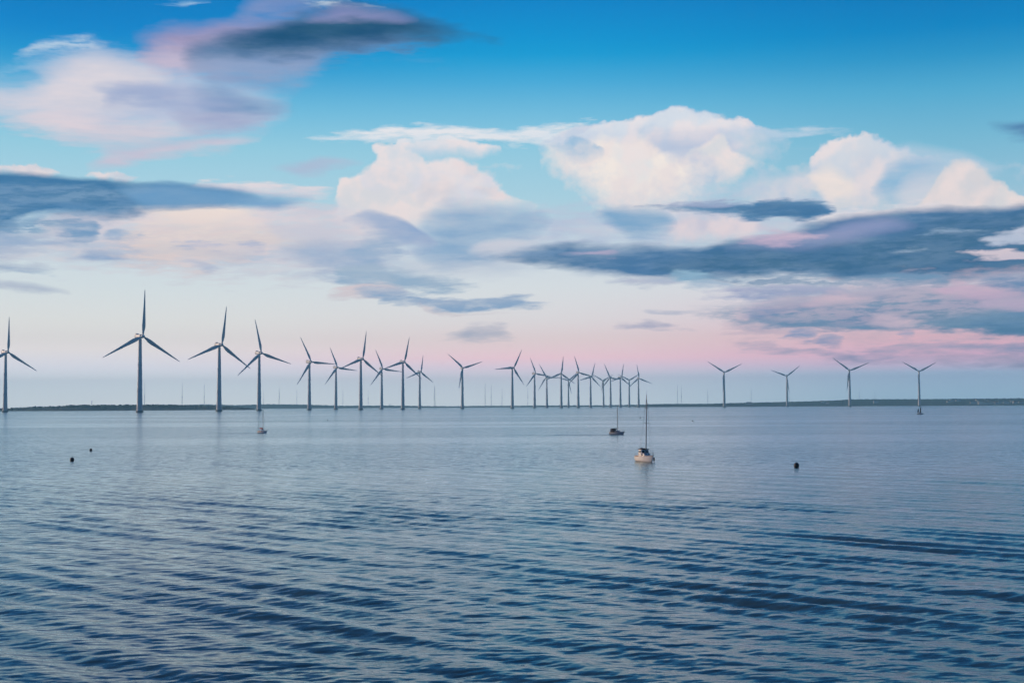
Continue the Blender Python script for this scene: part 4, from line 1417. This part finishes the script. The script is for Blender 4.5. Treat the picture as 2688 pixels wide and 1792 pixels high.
b.tube([(0, 0, 24), (13, 0, 23.2)], [1.0, 0.7], 6)
b.build('jib', darkm, t)

# ------------------------------------------------------------------ boats
cream = material('cream_hull', (0.80, 0.75, 0.69), 0.35, 0, 0.10, 1.5)
deck = material('pale_deck', (0.60, 0.56, 0.50), 0.6, 0, 0.15, 2.0)
navy = material('navy_canvas', (0.012, 0.018, 0.035), 0.85, 0, 0.3, 4.0)
red = material('red_canvas', (0.50, 0.045, 0.025), 0.8, 0, 0.3, 3.0)
greyh = material('grey_hull', (0.34, 0.38, 0.42), 0.4, 0, 0.2, 1.5)
whiteh = material('white_hull', (0.70, 0.70, 0.70), 0.35, 0, 0.1, 1.5)
tan = material('dark_tan_sail', (0.040, 0.036, 0.040), 0.85, 0, 0.3, 2.0)

bo = make_boat('yacht', 'near cream yacht with a dark roofed wheelhouse and tall bare mast', 4.6, 2.1, 9.9, cream, deck, navy, navy, 0.1, False, 1.3, 0.17, 0.088, False, True)
bo.location = on_water(1694, 1213) + Vector((0.1, 1.6, 0))
bo.rotation_euler = (math.radians(0.5), math.radians(1.0), math.radians(22))
bo.scale = (0.88, 0.88, 0.96)
for yy in (-0.9, 0.2, 1.3):
    fe = MB()
    fe.lathe([(0.02, 0.12), (0.10, 0.16), (0.13, 0.3), (0.13, 0.55), (0.08, 0.7), (0.02, 0.74)], 10, 'z', (1.20 - abs(yy) * 0.05, yy, 0))
    fe.build('fender', navy, bo, smooth=True)

bo = make_boat('yacht', 'middle grey yacht seen from its quarter, motoring right under a bare mast', 4.4, 1.7, 7.8, greyh, greyh, navy, navy, 0.0, True, 1.2, 0.14, 0.085, False)
bo.location = on_water(1619, 1140)
bo.rotation_euler = (0, 0, math.radians(50))

bo = make_boat('yacht', 'small white yacht at left with a red sail cover on its boom', 3.8, 1.5, 7.2, whiteh, deck, red, red, 0.12, False, 1.0, 0.14, 0.08, False, False, 2.3)
bo.location = on_water(689, 1136)
bo.rotation_euler = (0, 0, math.radians(48))
s = MB()
s.tube([(0, 1.9, 0.4), (0.1, 2.05, 1.2), (0.14, 2.1, 3.6)], 0.035, 6)
s.build('flag_staff', MATS['mast_metal'], bo)

# the small dark two-masted boat below the rightmost turbine
t = thing('lugger', 'small dark two-masted boat with narrow dark sails, below the rightmost turbine', 'sailing boat')
b, rings = hull_mesh(4.6, 1.9, 0.75)
b.build('hull', greyh, t, smooth=50)
for yy, hh in ((-0.9, 5.9), (0.9, 4.7)):
    b = MB()
    b.tube([(0, yy, 0.2), (0.05, yy, hh)], [0.08, 0.04], 8)
    b.build('mast', MATS['mast_metal'], t)
    b = MB()
    rs = []
    for k in range(7):
        q = k / 6
        z = 1.3 + (hh - 1.7) * q
        w = (1.05 - 0.55 * q) * (1 + 0.15 * math.sin(k * 2.1))
        rs.append([(0.03, yy + 0.1, z), (0.12 + 0.08 * math.sin(q * 3), yy + 0.1 + w * 0.5, z), (0.03, yy + 0.1 + w, z - 0.1), (-0.02, yy + 0.1 + w * 0.5, z)])
    b.loft(rs)
    b.build('sail', tan, t, smooth=40)
b = MB()
b.box((0, 0.2, 0.95), (1.0, 1.4, 0.6), 0.1)
b.build('cabin', greyh, t)
t.location = on_water(2415, 1087)
t.rotation_euler = (0, 0, math.radians(62))

# ------------------------------------------------------------------ wakes: low ridges of the same water
def wake(start, heading, length, half, h):
    vs, fs = [], []
    c, s_ = math.cos(heading), math.sin(heading)
    for arm in (-1, 1):
        o = len(vs)
        nn_ = 40
        for i in range(nn_):
            k = i / (nn_ - 1)
            along, off = -length * k, arm * (0.5 + half * k ** 0.8) + 0.25 * math.sin(k * 17 + arm)
            wd = 0.5 + 0.9 * k
            hh = h * (1 - k) ** 0.7 * (0.8 + 0.2 * math.sin(k * 40))
            for q, z in ((-wd, -0.05), (-wd * 0.4, hh * 0.7), (0, hh), (wd * 0.4, hh * 0.7), (wd, -0.05)):
                x, y = along, off + q
                vs.append((start.x + x * c - y * s_, start.y + x * s_ + y * c, z))
        for i in range(nn_ - 1):
            for q in range(4):
                a = o + i * 5 + q
                fs.append((a, a + 1, a + 6, a + 5))
    o = obj('wake', vs, fs, bpy.data.materials['sea_water'])
    o['kind'] = 'structure'


wake(on_water(1622, 1141), math.radians(-6), 46, 3.5, 0.09)
wake(on_water(693, 1137), math.radians(-3), 26, 2.5, 0.10)

# ------------------------------------------------------------------ buoys
BU = [(188.5, 1210, 0.62, 'larger of the two black buoys floating at far left'), (238.5, 1183, 0.50, 'smaller black buoy behind the larger one at far left'),
      (2091, 1226, 0.66, 'large black pear shaped buoy on open water right of the near yacht'), (1681, 1097, 0.72, 'small black buoy just left of the near yacht mast'),
      (1818.5, 1106, 0.6, 'tiny dark buoy alone right of the near yacht mast'), (860, 1103, 0.55, 'tiny dark buoy right of the boat with the red sail cover')]
for i, (x, y, s_, lab) in enumerate(BU):
    p = on_water(x, y)
    make_buoy(lab, s_ * 1.0, (p.x, p.y, 0.0), i * 0.9)

# ------------------------------------------------------------------ haze over the whole scene
b = MB()
b.v = []
b.box((0, 0, 111.5), (22600, 22600, 231))
haze = b.build('haze', MATS['turbine_paint'])
hm = bpy.data.materials.new('haze_air')
hm.use_nodes = True
hm.node_tree.nodes.clear()
pv = hm.node_tree.nodes.new('ShaderNodeVolumePrincipled')
pv.inputs['Color'].default_value = (0.36, 0.80, 1.0, 1)
pv.inputs['Density'].default_value = 0.00011
pv.inputs['Anisotropy'].default_value = 0.0
out = hm.node_tree.nodes.new('ShaderNodeOutputMaterial')
hm.node_tree.links.new(pv.outputs[0], out.inputs['Volume'])
haze.data.materials.clear()
haze.data.materials.append(hm)
haze['kind'] = 'stuff'
